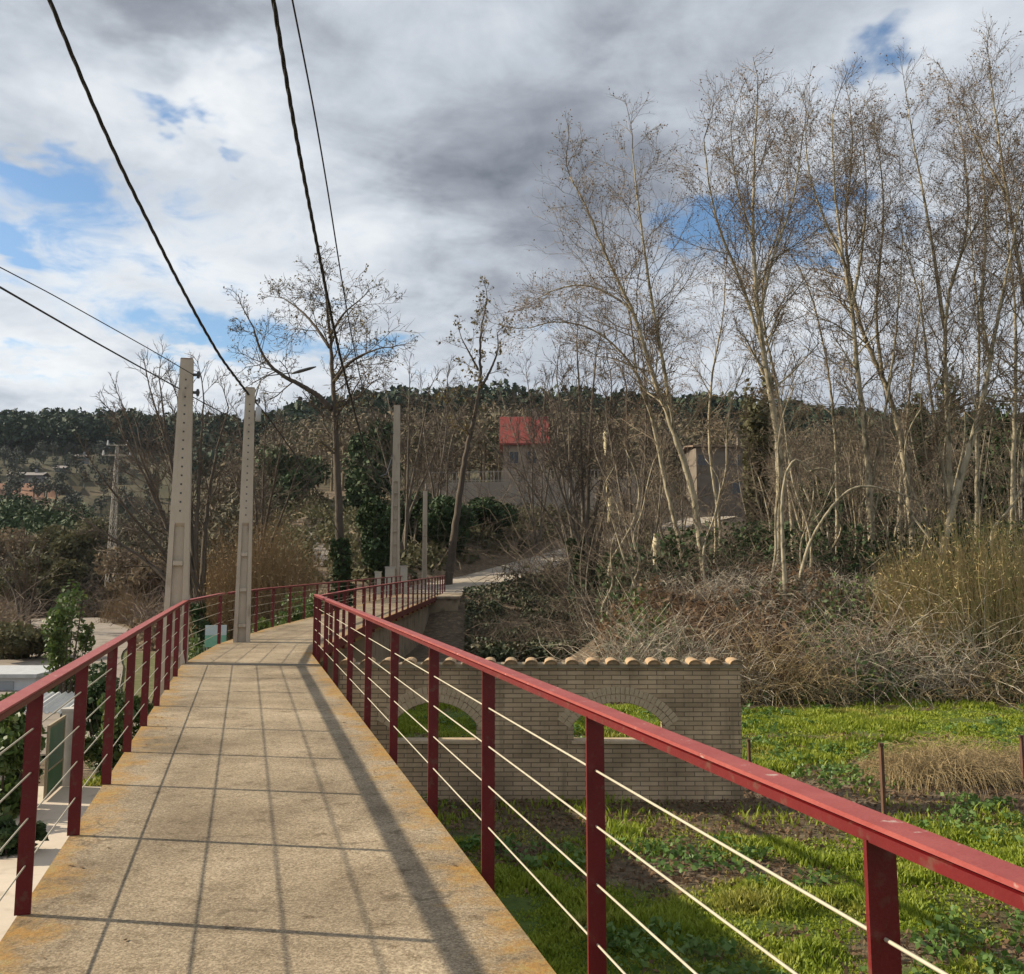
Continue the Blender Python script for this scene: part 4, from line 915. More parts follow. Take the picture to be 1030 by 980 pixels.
# ------------------------------------------------------------------ bushes
def off_ways(X, Y, w=3.3):
    ok = np.ones(len(X), bool)
    for P, d in ((ROADP, w), (TRACKP, 3.0), (PATHP, .7)):
        for p in P[::2]: ok &= np.hypot(X-p[0], Y-p[1]) > d
    return ok & ~((X > -6.7) & (X < -3.1) & (Y < 56.5)) & ~((X > -12.6) & (X < -3) & (Y < 18.6))
def bush_leaves(c, rx, ry, rz, n, g, lumps=9):
    """points scattered in uneven lumps inside an ellipsoid standing on c"""
    L = g.normal(size=(lumps, 3)); L /= np.linalg.norm(L, axis=1)[:, None]; L *= (.25+.6*g.random(lumps))[:, None]; L[:, 2] = np.linspace(-.75, .72, lumps); L[:, :2] *= np.sqrt(np.clip(1.05-L[:, 2:3]**2, .1, 1))*1.25
    w = .28+.3*g.random(lumps); k = g.integers(0, lumps, n); d = g.normal(size=(n, 3)); d /= np.linalg.norm(d, axis=1)[:, None]
    P = L[k]+d*(w[k]*(g.random(n)**.45))[:, None]; P[:, 2] = np.maximum(P[:, 2], -1.0)
    return np.array(c)+P*np.array((rx, ry, rz))
def bush(name, px, py, Y, w, h, label, leaf, n=2500, ls=.12, seed=0, cat='shrub', group=None, stems=True, dep=None, zbase=None):
    g = np.random.default_rng(seed+1000); p = at(px, py, Y); z = float(H(np.array([p.x]), np.array([Y]))[0]) if zbase is None else zbase
    root = empty(name, (p.x, Y, z), label, cat, group)
    V, Q = leaf_quads(bush_leaves((p.x, Y, z+.5*h), w/2, (dep or w)/2, h*.5, n, g), ls, g, .3); mesh_np('foliage', V, [Q], leaf, root)
    if stems:
        k = 14; a = g.random(k)*6.28; P0 = np.stack([p.x+.1*w*np.cos(a), Y+.1*w*np.sin(a), np.full(k, z-.1)], 1); P1 = np.stack([p.x+.36*w*np.cos(a), Y+.3*w*np.sin(a), z+h*(.6+.4*g.random(k))], 1)
        V, Q = segs_mesh(P0, P1, np.full(k, .018+h*.003), np.full(k, .006), 5); mesh_np('stems', V, [Q], BARKD, root)
    return root
bush('evergreen_shrub', 376, 580, 60, 3.6, 4.6, 'big dark ivy-green shrub left of the tall far pole', IVY, 7000, .2, 1)
bush('evergreen_shrub', 452, 570, 69, 4.6, 3.6, 'dark evergreen shrub right of the short thin pole', IVY, 6000, .22, 2)
bush('evergreen_shrub', 415, 570, 73, 5.0, 4.2, 'dark evergreen shrub between the tall and the short far poles', IVY, 5000, .22, 3)
bush('evergreen_shrub', 485, 560, 75, 5.5, 2.8, 'dark green shrub on the slope above the road', IVY, 5000, .22, 4)
bush('leafy_shrub', 64, 700, 30, 1.7, 3.3, 'upright glossy green shrub beside the dirt track', GREENL, 2600, .10, 5)
bush('leafy_shrub', 2, 800, 16.5, 1.5, 1.9, 'low leafy green shrub against the left frame, behind the paving', GREENL, 4200, .1, 6)
bush('leafy_shrub', 12, 850, 14.4, .7, .6, 'small dark broad-leaved shrub beside the near left posts', IVY, 700, .12, 7)
bush('leafy_shrub', 125, 740, 20, 1.8, 1.7, 'green weedy shrub below the left railing next to the first pole', GREENL, 2600, .09, 8)
bush('leafy_shrub', 105, 735, 22.5, 1.6, 1.8, 'dark green shrub behind the concrete gate post', IVY, 2200, .1, 9)
bush('scrub_bush', 22, 655, 44, 4.4, 1.5, 'low olive scrubby bush behind the white shed', MATS['olive_scrub_leaf'], 3800, .15, 10)
bush('scrub_bush', 45, 600, 80, 9, 5, 'olive scrub thicket in front of the far left pines', OLIVEL, 5500, .26, 11)
bush('scrub_bush', 80, 580, 95, 10, 8, 'tall olive-brown scrub at the foot of the lattice pylon', OLIVEL, 6500, .3, 12)
bush('scrub_bush', 10, 590, 98, 9, 7, 'brown scrub bush at the far left edge', BROWNL, 4500, .3, 13)
bush('scrub_bush', 150, 600, 78, 8, 5, 'brown scrub bush behind the first pole', BROWNL, 5500, .26, 14)
bush('evergreen_shrub', 225, 645, 27, 1.8, 1.9, 'dark shrub behind the small green-white board', IVY, 2400, .11, 15)
bush('leafy_shrub', 262, 640, 27, 1.6, 2.6, 'leafy green shrub pressed against the left railing right of the lamp pole', GREENL, 2400, .1, 16)
bush('leafy_shrub', 292, 630, 31, 1.8, 2.9, 'yellow-green shrub poking through the left railing near the bend', GREENL, 2400, .1, 17)
bush('leafy_shrub', 318, 620, 36, 2.0, 3.1, 'bright weedy shrub below the trunk of the tall bare tree', GREENL, 2400, .1, 18)
bush('ivy_shrub', 1010, 480, 46, 6.5, 7.5, 'dark green ivy mass between trunks at the right edge', IVY, 7000, .2, 19)
bush('ivy_shrub', 940, 420, 48, 2.2, 8.5, 'narrow ivy column rising among the plane trees', IVY, 4000, .18, 20)
bush('ivy_shrub', 764, 440, 47, 1.9, 8.5, 'yellow-green ivy tower behind the tallest plane tree', OLIVEL, 4500, .18, 21)
bush('ivy_shrub', 670, 530, 44, 4.5, 3.5, 'dark ivy undergrowth left of the leaning plane tree', IVY, 3500, .18, 22)
bush('ivy_shrub', 850, 530, 42, 6.0, 3.4, 'dark ivy undergrowth between the middle plane trunks', IVY, 4000, .18, 23)
bush('evergreen_tree', 368, 470, 97, 6.5, 9, 'round-topped dark pine-like tree behind the tall bare tree', PINEN, 6000, .35, 24, 'tree')
bush('evergreen_tree', 296, 500, 108, 7, 6, 'dark evergreen tree on the hill left of the tall bare tree', PINEN, 5000, .35, 25, 'tree')

def stems_cluster(name, px, Y, wx, wy, h, n, r, m, label, cat, seed, lean=.15, leaves=0, leaf_s=.12, seg=4, group=None, px2=None, kind=None, leafm=None, droop=0):
    g = np.random.default_rng(seed+2000); x0 = ray(px, 560)[0]*Y
    X = x0+(g.random(n)-.5)*wx; Yv = Y+(g.random(n)-.5)*wy; e = 1-.55*((X-x0)/(wx*.5))**2
    z = H(X, Yv); hh = h*e*(.55+.5*g.random(n)); d = np.stack([g.normal(0, lean, n)+.1*(X-x0)/wx, g.normal(0, lean, n), np.ones(n)], 1); d /= np.linalg.norm(d, axis=1)[:, None]
    P = np.stack([X, Yv, z-.1], 1); P0 = []; P1 = []; r0 = []; r1 = []; L = []
    for i in range(seg):
        d = d+g.normal(0, .09, (n, 3)); d[:, 2] -= droop*i; d /= np.linalg.norm(d, axis=1)[:, None]; Q = P+d*(hh/seg)[:, None]
        P0.append(P); P1.append(Q); r0.append(np.full(n, r*(1-.7*i/seg))); r1.append(np.full(n, r*(1-.7*(i+1)/seg))); L.append((P, Q)); P = Q
    V, F_ = segs_mesh(np.concatenate(P0), np.concatenate(P1), np.concatenate(r0), np.concatenate(r1), 3)
    root = empty(name, (x0, Y, float(z.mean())), label, cat, group)
    if kind: root['kind'] = kind
    mesh_np('stems', V, [F_], m, root)
    if leaves:
        k = g.integers(0, n, leaves); s = g.integers(1, seg, leaves); t = g.random(leaves)[:, None]; A0 = np.stack([L[s_][0][k_] for s_, k_ in zip(s, k)]); A1 = np.stack([L[s_][1][k_] for s_, k_ in zip(s, k)])
        C = A0+(A1-A0)*t+g.normal(0, .06, (leaves, 3)); V, F_ = leaf_quads(C, leaf_s, g, .2, 7 if leaf_s < .05 else 3.5); mesh_np('leaves', V, [F_], leafm or m, root)
    return root
stems_cluster('cane_reeds', 1000, 26.2, 4.9, 2.4, 3.8, 1400, .011, CANE, 'tall dense cane reeds with green and straw stalks at the right edge', 'reeds', 1, .09, 6000, .02)
stems_cluster('cane_reeds', 925, 27.0, 2.4, 2.0, 2.5, 800, .008, CANE, 'lower greenish cane reeds left of the tall dense ones', 'reeds', 2, .14, 1800, .02)
stems_cluster('golden_shrub', 262, 46, 4.6, 3, 6.4, 1700, .014, GOLD, 'golden brown willow thicket behind the lamp pole', 'shrub', 3, .18, 9000, .05)
stems_cluster('golden_shrub', 222, 52, 3.2, 3, 4.6, 800, .014, GOLD, 'lower golden brown thicket between the two near poles', 'shrub', 4, .2, 4000, .05)
stems_cluster('dry_weeds', 133, 70, 3.5, 3, 3.0, 350, .014, GOLD, 'dry tan weeds at the foot of the lattice pylon', 'weeds', 5, .2)
stems_cluster('dry_grass_mound', 935, 15.6, 2.0, 1.1, 1.15, 3200, .0045, DRYG, 'tan mound of dry grass right of the rusty middle stake', 'grass mound', 6, .5, 0, seg=5, droop=.28)
stems_cluster('dry_grass_mound', 1005, 16.2, 1.7, 1.1, .95, 2500, .0045, DRYG, 'flatter straw-coloured mound of dry grass near the right edge', 'grass mound', 7, .6, 0, seg=5, droop=.28)

def bramble_bank(name, region, n, m, label, seed, h=1.6, r=.008, seg=6, fade=lambda Y: 1.0):
    """tangle of arching stems: nobody could count them"""
    g = np.random.default_rng(seed+3000); X, Y = region(g, n); kn = fbm(X*.45, Y*.6, 70+seed); keep = off_ways(X, Y) & (kn > .40+.10*g.random(n)) & ~((X/Y > .385) & (Y > 24.9) & (Y < 29)); X, Y = X[keep], Y[keep]; n = len(X); z = H(X, Y); kn = kn[keep]
    L = h*(.45+1.0*g.random(n))*(.7+1.1*sst(.42, .66, kn))*fade(Y); az_ = g.random(n)*6.28; e = .55+.95*g.random(n)
    d = np.stack([np.cos(az_)*np.cos(e), np.sin(az_)*np.cos(e), np.sin(e)], 1); P = np.stack([X, Y, z-.05+.5*g.random(n)*h*.5], 1); A0 = []; A1 = []; r0 = []; r1 = []
    for i in range(seg):
        d = d+g.normal(0, .26, (n, 3)); d[:, 2] -= .17; d /= np.linalg.norm(d, axis=1)[:, None]; Q = P+d*(L/seg)[:, None]
        A0.append(P); A1.append(Q); f = 1-.6*i/seg; rr = r*(.6+.8*g.random(n)); r0.append(rr*f); r1.append(rr*f*.9); P = Q
    V, F_ = segs_mesh(np.concatenate(A0), np.concatenate(A1), np.concatenate(r0), np.concatenate(r1), 3)
    return top(name, V, [F_], m, label, 'brambles', None, 'stuff')
def reg(px0, px1, y0, y1):
    def f(g, n):
        Y = y0+(y1-y0)*g.random(n); u = ray(px0, 600)[0]+(ray(px1, 600)[0]-ray(px0, 600)[0])*g.random(n); return u*Y, Y
    return f
bramble_bank('dry_brambles', reg(605, 1050, 23.8, 30.5), 7800, BRAMB, 'tangled pale dry brambles covering the bank behind the field', 1, 1.5, .007, fade=lambda Y: 1.0-.68*sst(24.5, 28, Y))
bramble_bank('rusty_brambles', reg(640, 1000, 24.0, 29.5), 1500, BRAMBR, 'reddish brown bramble stems scattered over the bank', 2, 1.2, .008, fade=lambda Y: 1.0-.68*sst(24.5, 28, Y))
bramble_bank('straw_brambles', reg(740, 1060, 23.5, 25), 2200, DRYG, 'bleached straw stems tumbling off the foot of the bank', 3, 1.0, .008)
bramble_bank('slope_brambles', reg(560, 1060, 30, 44), 3400, mat('dull_bramble', (.15, .115, .08), (.09, .07, .05), .9, rough=.9), 'brown undergrowth stems between the plane trunks', 4, 1.9, .010)
bramble_bank('hillside_brambles', reg(430, 640, 56, 84), 2600, MATS['dull_bramble'], 'grey brown brush covering the slope above the road', 5, 3.0, .018)
bramble_bank('scrubland', reg(-10, 240, 52, 105), 4200, mat('grey_scrub', (.22, .17, .13), (.14, .105, .08), .5, rough=.95), 'grey brown dry scrub over the low ground at the left', 6, 2.2, .018)
def leaf_cover(name, region, n, ls, m, label, seed, h=.6, cat='ground cover', th=.42):
    g = np.random.default_rng(seed+4000); X, Y = region(g, n); k = fbm(X*.6, Y*.6, 40+seed); ok = (k > th) & off_ways(X, Y); X, Y, k = X[ok], Y[ok], k[ok]
    z = H(X, Y)+g.random(len(X))*h*sst(th-.02, th+.2, k); V, F_ = leaf_quads(np.stack([X, Y, z], 1), ls, g, .4); return top(name, V, [F_], m, label, cat, None, 'stuff')
leaf_cover('bank_weeds', reg(600, 1060, 23.6, 29), 8000, .10, GREENL, 'green nettles and weeds growing among the brambles', 1, .9)
leaf_cover('leaf_litter', reg(600, 1060, 24, 42), 30000, .11, SEED, 'brown leaf litter and dead foliage on the wooded bank', 2, .7)
leaf_cover('dark_undergrowth', reg(600, 1060, 31, 46), 34000, .13, IVY, 'dark ivy undergrowth on the wooded bank', 3, 2.0)
leaf_cover('hedge_bank', reg(468, 625, 33, 50.5), 26000, .12, mat('hedge_leaf', (.03, .045, .018), (.06, .07, .028), 1.5, rough=.7, c3=(.10, .08, .045), s3=1.1, t3=(.5, .6)), 'dark overgrown hedge bank below the uphill road', 4, .6, th=.38)
leaf_cover('verge_cover', reg(466, 640, 50, 64), 12000, .12, MATS['hedge_leaf'], 'low dark weeds on the slope just below the uphill road', 9, .3, th=.3)
bramble_bank('hedge_brambles', reg(468, 640, 34, 51), 3000, MATS['dull_bramble'], 'dull brown stems tangled through the hedge bank below the road', 7, .9, .009)
leaf_cover('hill_undergrowth', reg(235, 660, 58, 112), 56000, .25, OLIVEL, 'olive undergrowth on the hillside below the concrete wall', 5, 1.1)
leaf_cover('scrub_leaves', reg(-10, 250, 48, 110), 26000, .22, BROWNL, 'brown dead foliage over the left scrubland', 6, 1.3)
leaf_cover('verge_weeds', reg(180, 330, 26, 46), 15000, .11, GREENL, 'green weeds on the low verge left of the footbridge', 7, 1.1)
leaf_cover('yard_weeds', reg(-5, 150, 19, 27), 9000, .09, GREENL, 'green weeds around the yard gate', 8, .6)

# ------------------------------------------------------------------ field grass
def field_grass():
    g = np.random.default_rng(99); n = 520000
    Y = 6.2+(24.2-6.2)*g.random(n)**1.25; u = -.42+1.05*g.random(n); X = u*Y
    m = grass_mask(X, Y); clump = fbm(X*1.6, Y*1.6, 51, 3); keep = g.random(n) < m*sst(.30, .62, clump+.12)
    X, Y, clump = X[keep], Y[keep], clump[keep]; k = len(X); z = H(X, Y)-.01
    h = (.03+.09*sst(.42, .75, clump))*(.55+.9*g.random(k)); w = .006+.007*g.random(k)+.0004*Y
    a = g.random(k)*6.28; ln = .6*h*(g.random(k)+.2); b = g.random(k)*6.28
    px, py = np.cos(a)*w, np.sin(a)*w; lx, ly = np.cos(b)*ln, np.sin(b)*ln
    B = np.stack([X, Y, z], 1); z0 = np.zeros(k)
    V = np.stack([B-np.stack([px, py, z0], 1), B+np.stack([px, py, z0], 1), B+np.stack([lx*.4+px*.8, ly*.4+py*.8, h*.62], 1), B+np.stack([lx, ly, h], 1), B+np.stack([lx*.4-px*.8, ly*.4-py*.8, h*.62], 1)], 1).reshape(-1, 3)
    i = (np.arange(k)*5)[:, None]; q = i+np.array([[0, 1, 2, 4]]); t = i+np.array([[4, 2, 3]])
    top('field_grass', V, [q, t], GRASS, 'short lush green grass and clover over the field below the footbridge', 'grass', None, 'stuff')
    n = 60000; Y = 6.5+17.5*g.random(n); X = (-.3+.9*g.random(n))*Y; m = 1-grass_mask(X, Y); ok = g.random(n) < m*.9; X, Y = X[ok], Y[ok]
    V, F_ = leaf_quads(np.stack([X, Y, H(X, Y)+.015+.02*g.random(len(X))], 1), .032, g, 1.2, 2.2)
    top('field_litter', V, [F_], SEED, 'dry leaves and straw lying on the bare soil of the field', 'leaf litter', None, 'stuff')
    n = 2600; Y = 7+16*g.random(n); X = (-.2+.8*g.random(n))*Y; c = fbm(X*.8, Y*.8, 61); ok = (c > .57); X, Y = X[ok], Y[ok]
    X = np.repeat(X, 14)+g.normal(0, .07, len(X)*14); Y = np.repeat(Y, 14)+g.normal(0, .07, len(Y)*14); 
    V, F_ = leaf_quads(np.stack([X, Y, H(X, Y)+.04+.10*g.random(len(X))], 1), .055, g, 1.0, 1.3)
    top('field_weeds', V, [F_], mat('weed_leaf', (.07, .14, .03), (.12, .19, .04), 1.0, rough=.5, trans=.3), 'broad-leaved green weeds in patches over the field', 'weeds', None, 'stuff')
field_grass()

def deck_leaves():
    g = np.random.default_rng(321); made = 0; proto = None
    while made < 46:
        y = 2.6+13*g.random()**1.3; t = g.random(); t = .02+.1*t if g.random() < .38 else (.98-.12*t if g.random() < .6 else t)
        xl = -.97-.265*y; xr = 1.248-.267*y; x = xl+(xr-xl)*t
        if proto is None:
            n = 7; a = np.linspace(0, 2*np.pi, n, endpoint=False); r = np.array([1, .55, .8, .5, .9, .5, .75])
            V = np.concatenate([np.stack([r*.022*np.cos(a), r*.016*np.sin(a), .004+.006*r*np.abs(np.sin(a*1.5))], 1), [[0, 0, .002]]])
            o = mesh_np('dry_leaf', V, [np.array([(n, i, (i+1) % n) for i in range(n)])], SEED); proto = o
            tag(o, 'small curled dry leaf lying on the concrete deck', 'leaf', 'dry leaves fallen on the deck')
        else: o = proto.copy(); COL.objects.link(o)
        o.location = (x, y, .001); o.rotation_euler = (0, 0, g.random()*6.28); q = .35+.6*g.random(); o.scale = (q, q, q); made += 1
deck_leaves()

# ------------------------------------------------------------------ stakes, yard, buildings
def stake(px, py0, py1, Y, r, label, m=RUST):
    a = at(px, py0, Y); b = at(px, py1, Y); z = float(H(np.array([b.x]), np.array([Y]))[0]); b.z = z-.2
    mm = MB(); mm.bbox((-r, -r, b.z), (r, r, a.z), (a.x, Y, 0), (math.cos(.3), math.sin(.3), 0), (-math.sin(.3), math.cos(.3), 0)); mm.box((-r*1.25, -r*1.25, a.z-.03), (r*1.25, r*1.25, a.z+.006), (a.x, Y, 0)); mm.top('fence_stake', m, label, 'stake', 'iron fence stakes in the field')
stake(886, 748, 822, 13.1, .022, 'thin rusty iron stake standing left of the dry grass mounds')
stake(753, 744, 785, 15.4, .02, 'thin rusty stake just right of the brick wall end')
stake(1027, 740, 790, 15.0, .022, 'rusty stake at the right edge behind the dry grass')

def yard():
    zg = -2.4; p = at(70, 780, 18.8)
    mm = MB(); mm.bbox((-.15, -.12, zg-.2), (.15, .12, zg+1.30), (p.x, 18.8, 0)); mm.bbox((-.17, -.14, zg+1.30), (.17, .14, zg+1.35), (p.x, 18.8, 0)); mm.top('gate_post', mat('grey_block', (.45, .42, .38), (.36, .34, .3), 4, rough=.95, bump=.3), 'pale concrete gate post beside the green gate', 'post')
    q0 = at(46, 780, 17.4); q1 = at(62, 780, 18.6); d = Vector((q1.x-q0.x, 1.2, 0)); L = d.length; d.normalize(); nrm = Vector((-d.y, d.x, 0))
    root = empty('yard_gate', (q0.x, 17.4, zg), 'green sheet-metal yard gate in a pale frame', 'gate'); f = dict(c0=(q0.x, 17.4, zg), ax=d, ay=nrm)
    m1 = MB(); m1.bbox((.05, -.01, .5), (L-.05, .01, 1.2), **f); m1.build('upper_panel', mat('green_glazing', (.06, .13, .085), (.10, .17, .12), 3, rough=.35), root)
    m1 = MB(); m1.bbox((.05, -.012, .06), (L-.05, .012, .47), **f); m1.build('lower_panel', GREENP, root)
    m1 = MB(); m1.bbox((0, -.02, .03), (.05, .02, 1.25), **f); m1.bbox((L-.05, -.02, .03), (L, .02, 1.25), **f); m1.bbox((.05, -.02, 1.2), (L-.05, .02, 1.25), **f); m1.bbox((.05, -.02, .47), (L-.05, .02, .5), **f); m1.bbox((.05, -.02, .03), (L-.05, .02, .06), **f); m1.build('frame', mat('tan_frame', (.34, .28, .19), rough=.7), root)
    # slatted white fence left of the gate
    root = empty('slat_fence', (q0.x-.6, 17.2, zg), 'white slatted fence left of the green gate', 'fence')
    for i in range(9): sl = MB(); sl.bbox((q0.x-1.4, 17.19, zg+.08+i*.1), (q0.x-.08, 17.215, zg+.145+i*.1)); sl.build('slat', WHITE, root)
    for xx in (-1.38, -.72, -.12): ps = MB(); ps.bbox((q0.x+xx, 17.215, zg-.1), (q0.x+xx+.05, 17.27, zg+1.0)); ps.build('fence_post', WHITE, root)
    # corrugated lean-to roof behind
    a = at(52, 700, 21.5); root = empty('lean_to', (a.x, 21.5, -2.5), 'small lean-to with a pale corrugated roof behind the gate', 'shed')
    n = 30; V = []
    for i in range(n+1):
        x = -.75+1.3*i/n; zz = .03*math.sin(i*math.pi/1.6)
        V += [(a.x+x, 20.9, a.z-.26+zz), (a.x+x, 22.2, a.z-.02+zz)]
    V2 = [(x, y, z-.012) for x, y, z in V]; k = len(V)
    mm = MB(); mm.add(V+V2, [(2*i, 2*i+2, 2*i+3, 2*i+1) for i in range(n)]+[(k+2*i, k+2*i+1, k+2*i+3, k+2*i+2) for i in range(n)]+[(2*i, k+2*i, k+2*i+2, 2*i+2) for i in range(n)]); mm.build('roof', mat('corrugated_sheet', (.5, .5, .48), (.4, .4, .38), 3, rough=.6), root)
    for dx, dy in ((-.7, 21.0), (.42, 21.0), (-.7, 22.1), (.42, 22.1)): mm = MB(); mm.bbox((a.x+dx, dy, -2.6), (a.x+dx+.07, dy+.07, a.z-.28+(.2 if dy > 21.5 else 0))); mm.build('post', BARKD, root)
    # white flat-roofed shed
    a = at(38, 678, 33); x1 = a.x; zt = a.z
    root = empty('garden_shed', (x1-2.2, 34, -2.5), 'low white flat-roofed shed at the left edge', 'shed')
    mm = MB(); mm.bbox((x1-4.4, 33.1, -2.6), (x1-.1, 35.6, zt-.12)); mm.build('wall', mat('white_sheet', (.62, .64, .66), (.52, .54, .56), 2, rough=.6), root)
    mm = MB(); mm.bbox((x1-4.6, 32.9, zt-.12), (x1, 35.8, zt)); mm.build('roof', WHITE, root)
    mm = MB(); mm.bbox((x1-1.6, 33.07, -2.45), (x1-.8, 33.1, zt-.25)); mm.build('door', mat('grey_door', (.32, .34, .36), rough=.6), root)
    # small green and white board behind the left railing
    a = at(217, 640, 22.6)
    root = empty('board', (a.x, 22.6, a.z-1.2), 'small pale blue and green board on legs behind the left railing', 'sign')
    f = dict(c0=(a.x, 22.6, a.z), ax=(.97, .24, 0), ay=(-.24, .97, 0))
    mm = MB(); mm.bbox((-.23, -.015, .02), (.23, .015, .24), **f); mm.build('upper_panel', TEAL, root)
    mm = MB(); mm.bbox((-.23, -.015, -.24), (.23, .015, .017), **f); mm.build('lower_panel', mat('board_green', (.13, .36, .24), (.2, .42, .32), 3, rough=.5), root)
    for sx in (-.2, .17): mm = MB(); mm.bbox((sx, .017, -2.4), (sx+.03, .045, .2), **f); mm.build('leg', WHITE, root)
    # white meter cabinets by the far pole
    for (px, y0, y1, w, lab) in ((380, 575, 596, .32, 'narrow pale cabinet left of the tall far pole'), (392, 570, 592, .5, 'wide pale meter cabinet at the foot of the tall far pole'), (406, 569, 590, .36, 'short pale cabinet right of the tall far pole foot')):
        a = at(px, y0, 55.2-(px-392)*.02); mm = MB(); mm.bbox((-w/2, 0, -.6), (w/2, .35, a.z-.05), (a.x, a.y, 0)); mm.bbox((-w/2-.03, -.03, a.z-.05), (w/2+.03, .38, a.z), (a.x, a.y, 0)); mm.bbox((-w/2+.04, -.012, .1), (w/2-.04, 0, a.z-.12), (a.x, a.y, 0)); mm.top('meter_cabinet', mat('cabinet_cream', (.42, .41, .36), (.36, .35, .31), 3, rough=.7), lab, 'cabinet')
yard()

def house(name, x0, x1, Y, dep, zb, ze, zr, label, wm, rm, wins, ridge_x=True):
    root = empty(name, ((x0+x1)/2, Y, zb), label, 'house')
    mm = MB(); mm.bbox((x0, Y, zb), (x1, Y+dep, ze)); mm.build('wall', wm, root)
    e = .4; r = MB(); ym = Y+dep/2
    A_ = [(x0-e, Y-e, ze), (x1+e, Y-e, ze), (x1+e, ym, zr), (x0-e, ym, zr), (x1+e, Y+dep+e, ze), (x0-e, Y+dep+e, ze)]; B_ = [(x, y, z+.18) for x, y, z in A_]
    r.add(A_+B_, [(6, 7, 8, 9), (9, 8, 10, 11), (1, 0, 3, 2), (2, 3, 5, 4), (0, 1, 7, 6), (4, 5, 11, 10), (1, 2, 8, 7), (2, 4, 10, 8), (3, 0, 6, 9), (5, 3, 9, 11)])
    rf = r.build('roof', rm, root)
    c = MB(); c.bbox((x0+(x1-x0)*.7, ym-.5, zr-.6), (x0+(x1-x0)*.7+.6, ym+.1, zr+1.0)); c.build('chimney', wm, rf)
    for (wx, wz, ww, wh) in wins:
        w = MB(); w.bbox((wx, Y-.03, wz), (wx+ww, Y+.02, wz+wh)); wo = w.build('window', GLASS, root)
        fr = MB()
        for a, b in (((wx-.09, wz-.09), (wx+ww+.09, wz)), ((wx-.09, wz+wh), (wx+ww+.09, wz+wh+.09)), ((wx-.09, wz), (wx, wz+wh)), ((wx+ww, wz), (wx+ww+.09, wz+wh)), ((wx+ww/2-.03, wz), (wx+ww/2+.03, wz+wh))):
            fr.bbox((a[0], Y-.06, a[1]), (b[0], Y+.01, b[1]))
        fr.build('frame', wm, wo)
    return root
a = at(506, 448, 104); b = at(549, 448, 104); zt = at(530, 421, 104).z
house('house', a.x, b.x, 104, 8, 6, a.z, zt+.6, 'house with a bright red roof on the hillside above the concrete wall', HOUSEW, REDROOF, [(a.x+.7, a.z-1.9, .9, 1.2), (a.x+2.6, a.z-1.9, .9, 1.2)])
a = at(700, 450, 108); b = at(752, 450, 108); zt = at(720, 436, 108).z; zw = at(720, 468, 108).z; zw2 = at(720, 493, 108).z
house('house', a.x, b.x+2.2, 108, 9, 5, a.z, a.z+.55, 'grey-brown stone house with dark windows seen through the plane trunks', HOUSEG, mat('brown_roof', (.2, .14, .1), (.15, .11, .08), 1, rough=.9),
      [(at(702, 468, 108).x, zw, .9, 1.1), (at(735, 468, 108).x, zw, .9, 1.1), (at(737, 496, 108).x, zw2-.4, .9, 1.3)])

def retaining_wall():
    a = at(428, 486, 86); b = at(645, 482, 90); d = Vector((b.x-a.x, b.y-a.y, 0)); L = d.length; d.normalize(); n = Vector((-d.y, d.x, 0)); za, zb = a.z, b.z
    mm = MB(); k = 24; secs = []
    for i in range(k+1):
        p = Vector((a.x, a.y, 0))+d*L*i/k; zt = za+(zb-za)*i/k
        secs.append([tuple(p+Vector((0, 0, 3.5))), tuple(p+n*.4+Vector((0, 0, 3.5))), tuple(p+n*.4+Vector((0, 0, zt))), tuple(p+Vector((0, 0, zt)))])
    mm.loft(secs); mm.top('retaining_wall', WALLC, 'long pale concrete retaining wall across the hillside below the red roof', 'wall')
    root = empty('metal_fence', a+n*.2, 'railing fence of thin upright bars on top of the retaining wall', 'fence')
    i = 0
    while i*.34 < L:
        f = MB()
        p = Vector((a.x, a.y, 0))+d*i*.34+n*.2; zt = za+(zb-za)*i*.34/L; f.bbox((-.03, -.03, zt-.02), (.03, .03, zt+1.0), tuple(p)); i += 1; f.build('bar', mat('fence_grey', (.33, .29, .25), (.25, .22, .18), 3, rough=.8), root)
    for zz in (.15, .9): r = MB(); r.loft([[tuple(Vector((a.x, a.y, za+zz))+n*.2+n*o+Vector((0, 0, q))) for o, q in ((-.035, -.03), (.035, -.03), (.035, .03), (-.035, .03))], [tuple(Vector((b.x, b.y, zb+zz))+n*.2+n*o+Vector((0, 0, q))) for o, q in ((-.035, -.03), (.035, -.03), (.035, .03), (-.035, .03))]]); r.build('rail', MATS['fence_grey'], root)
retaining_wall()

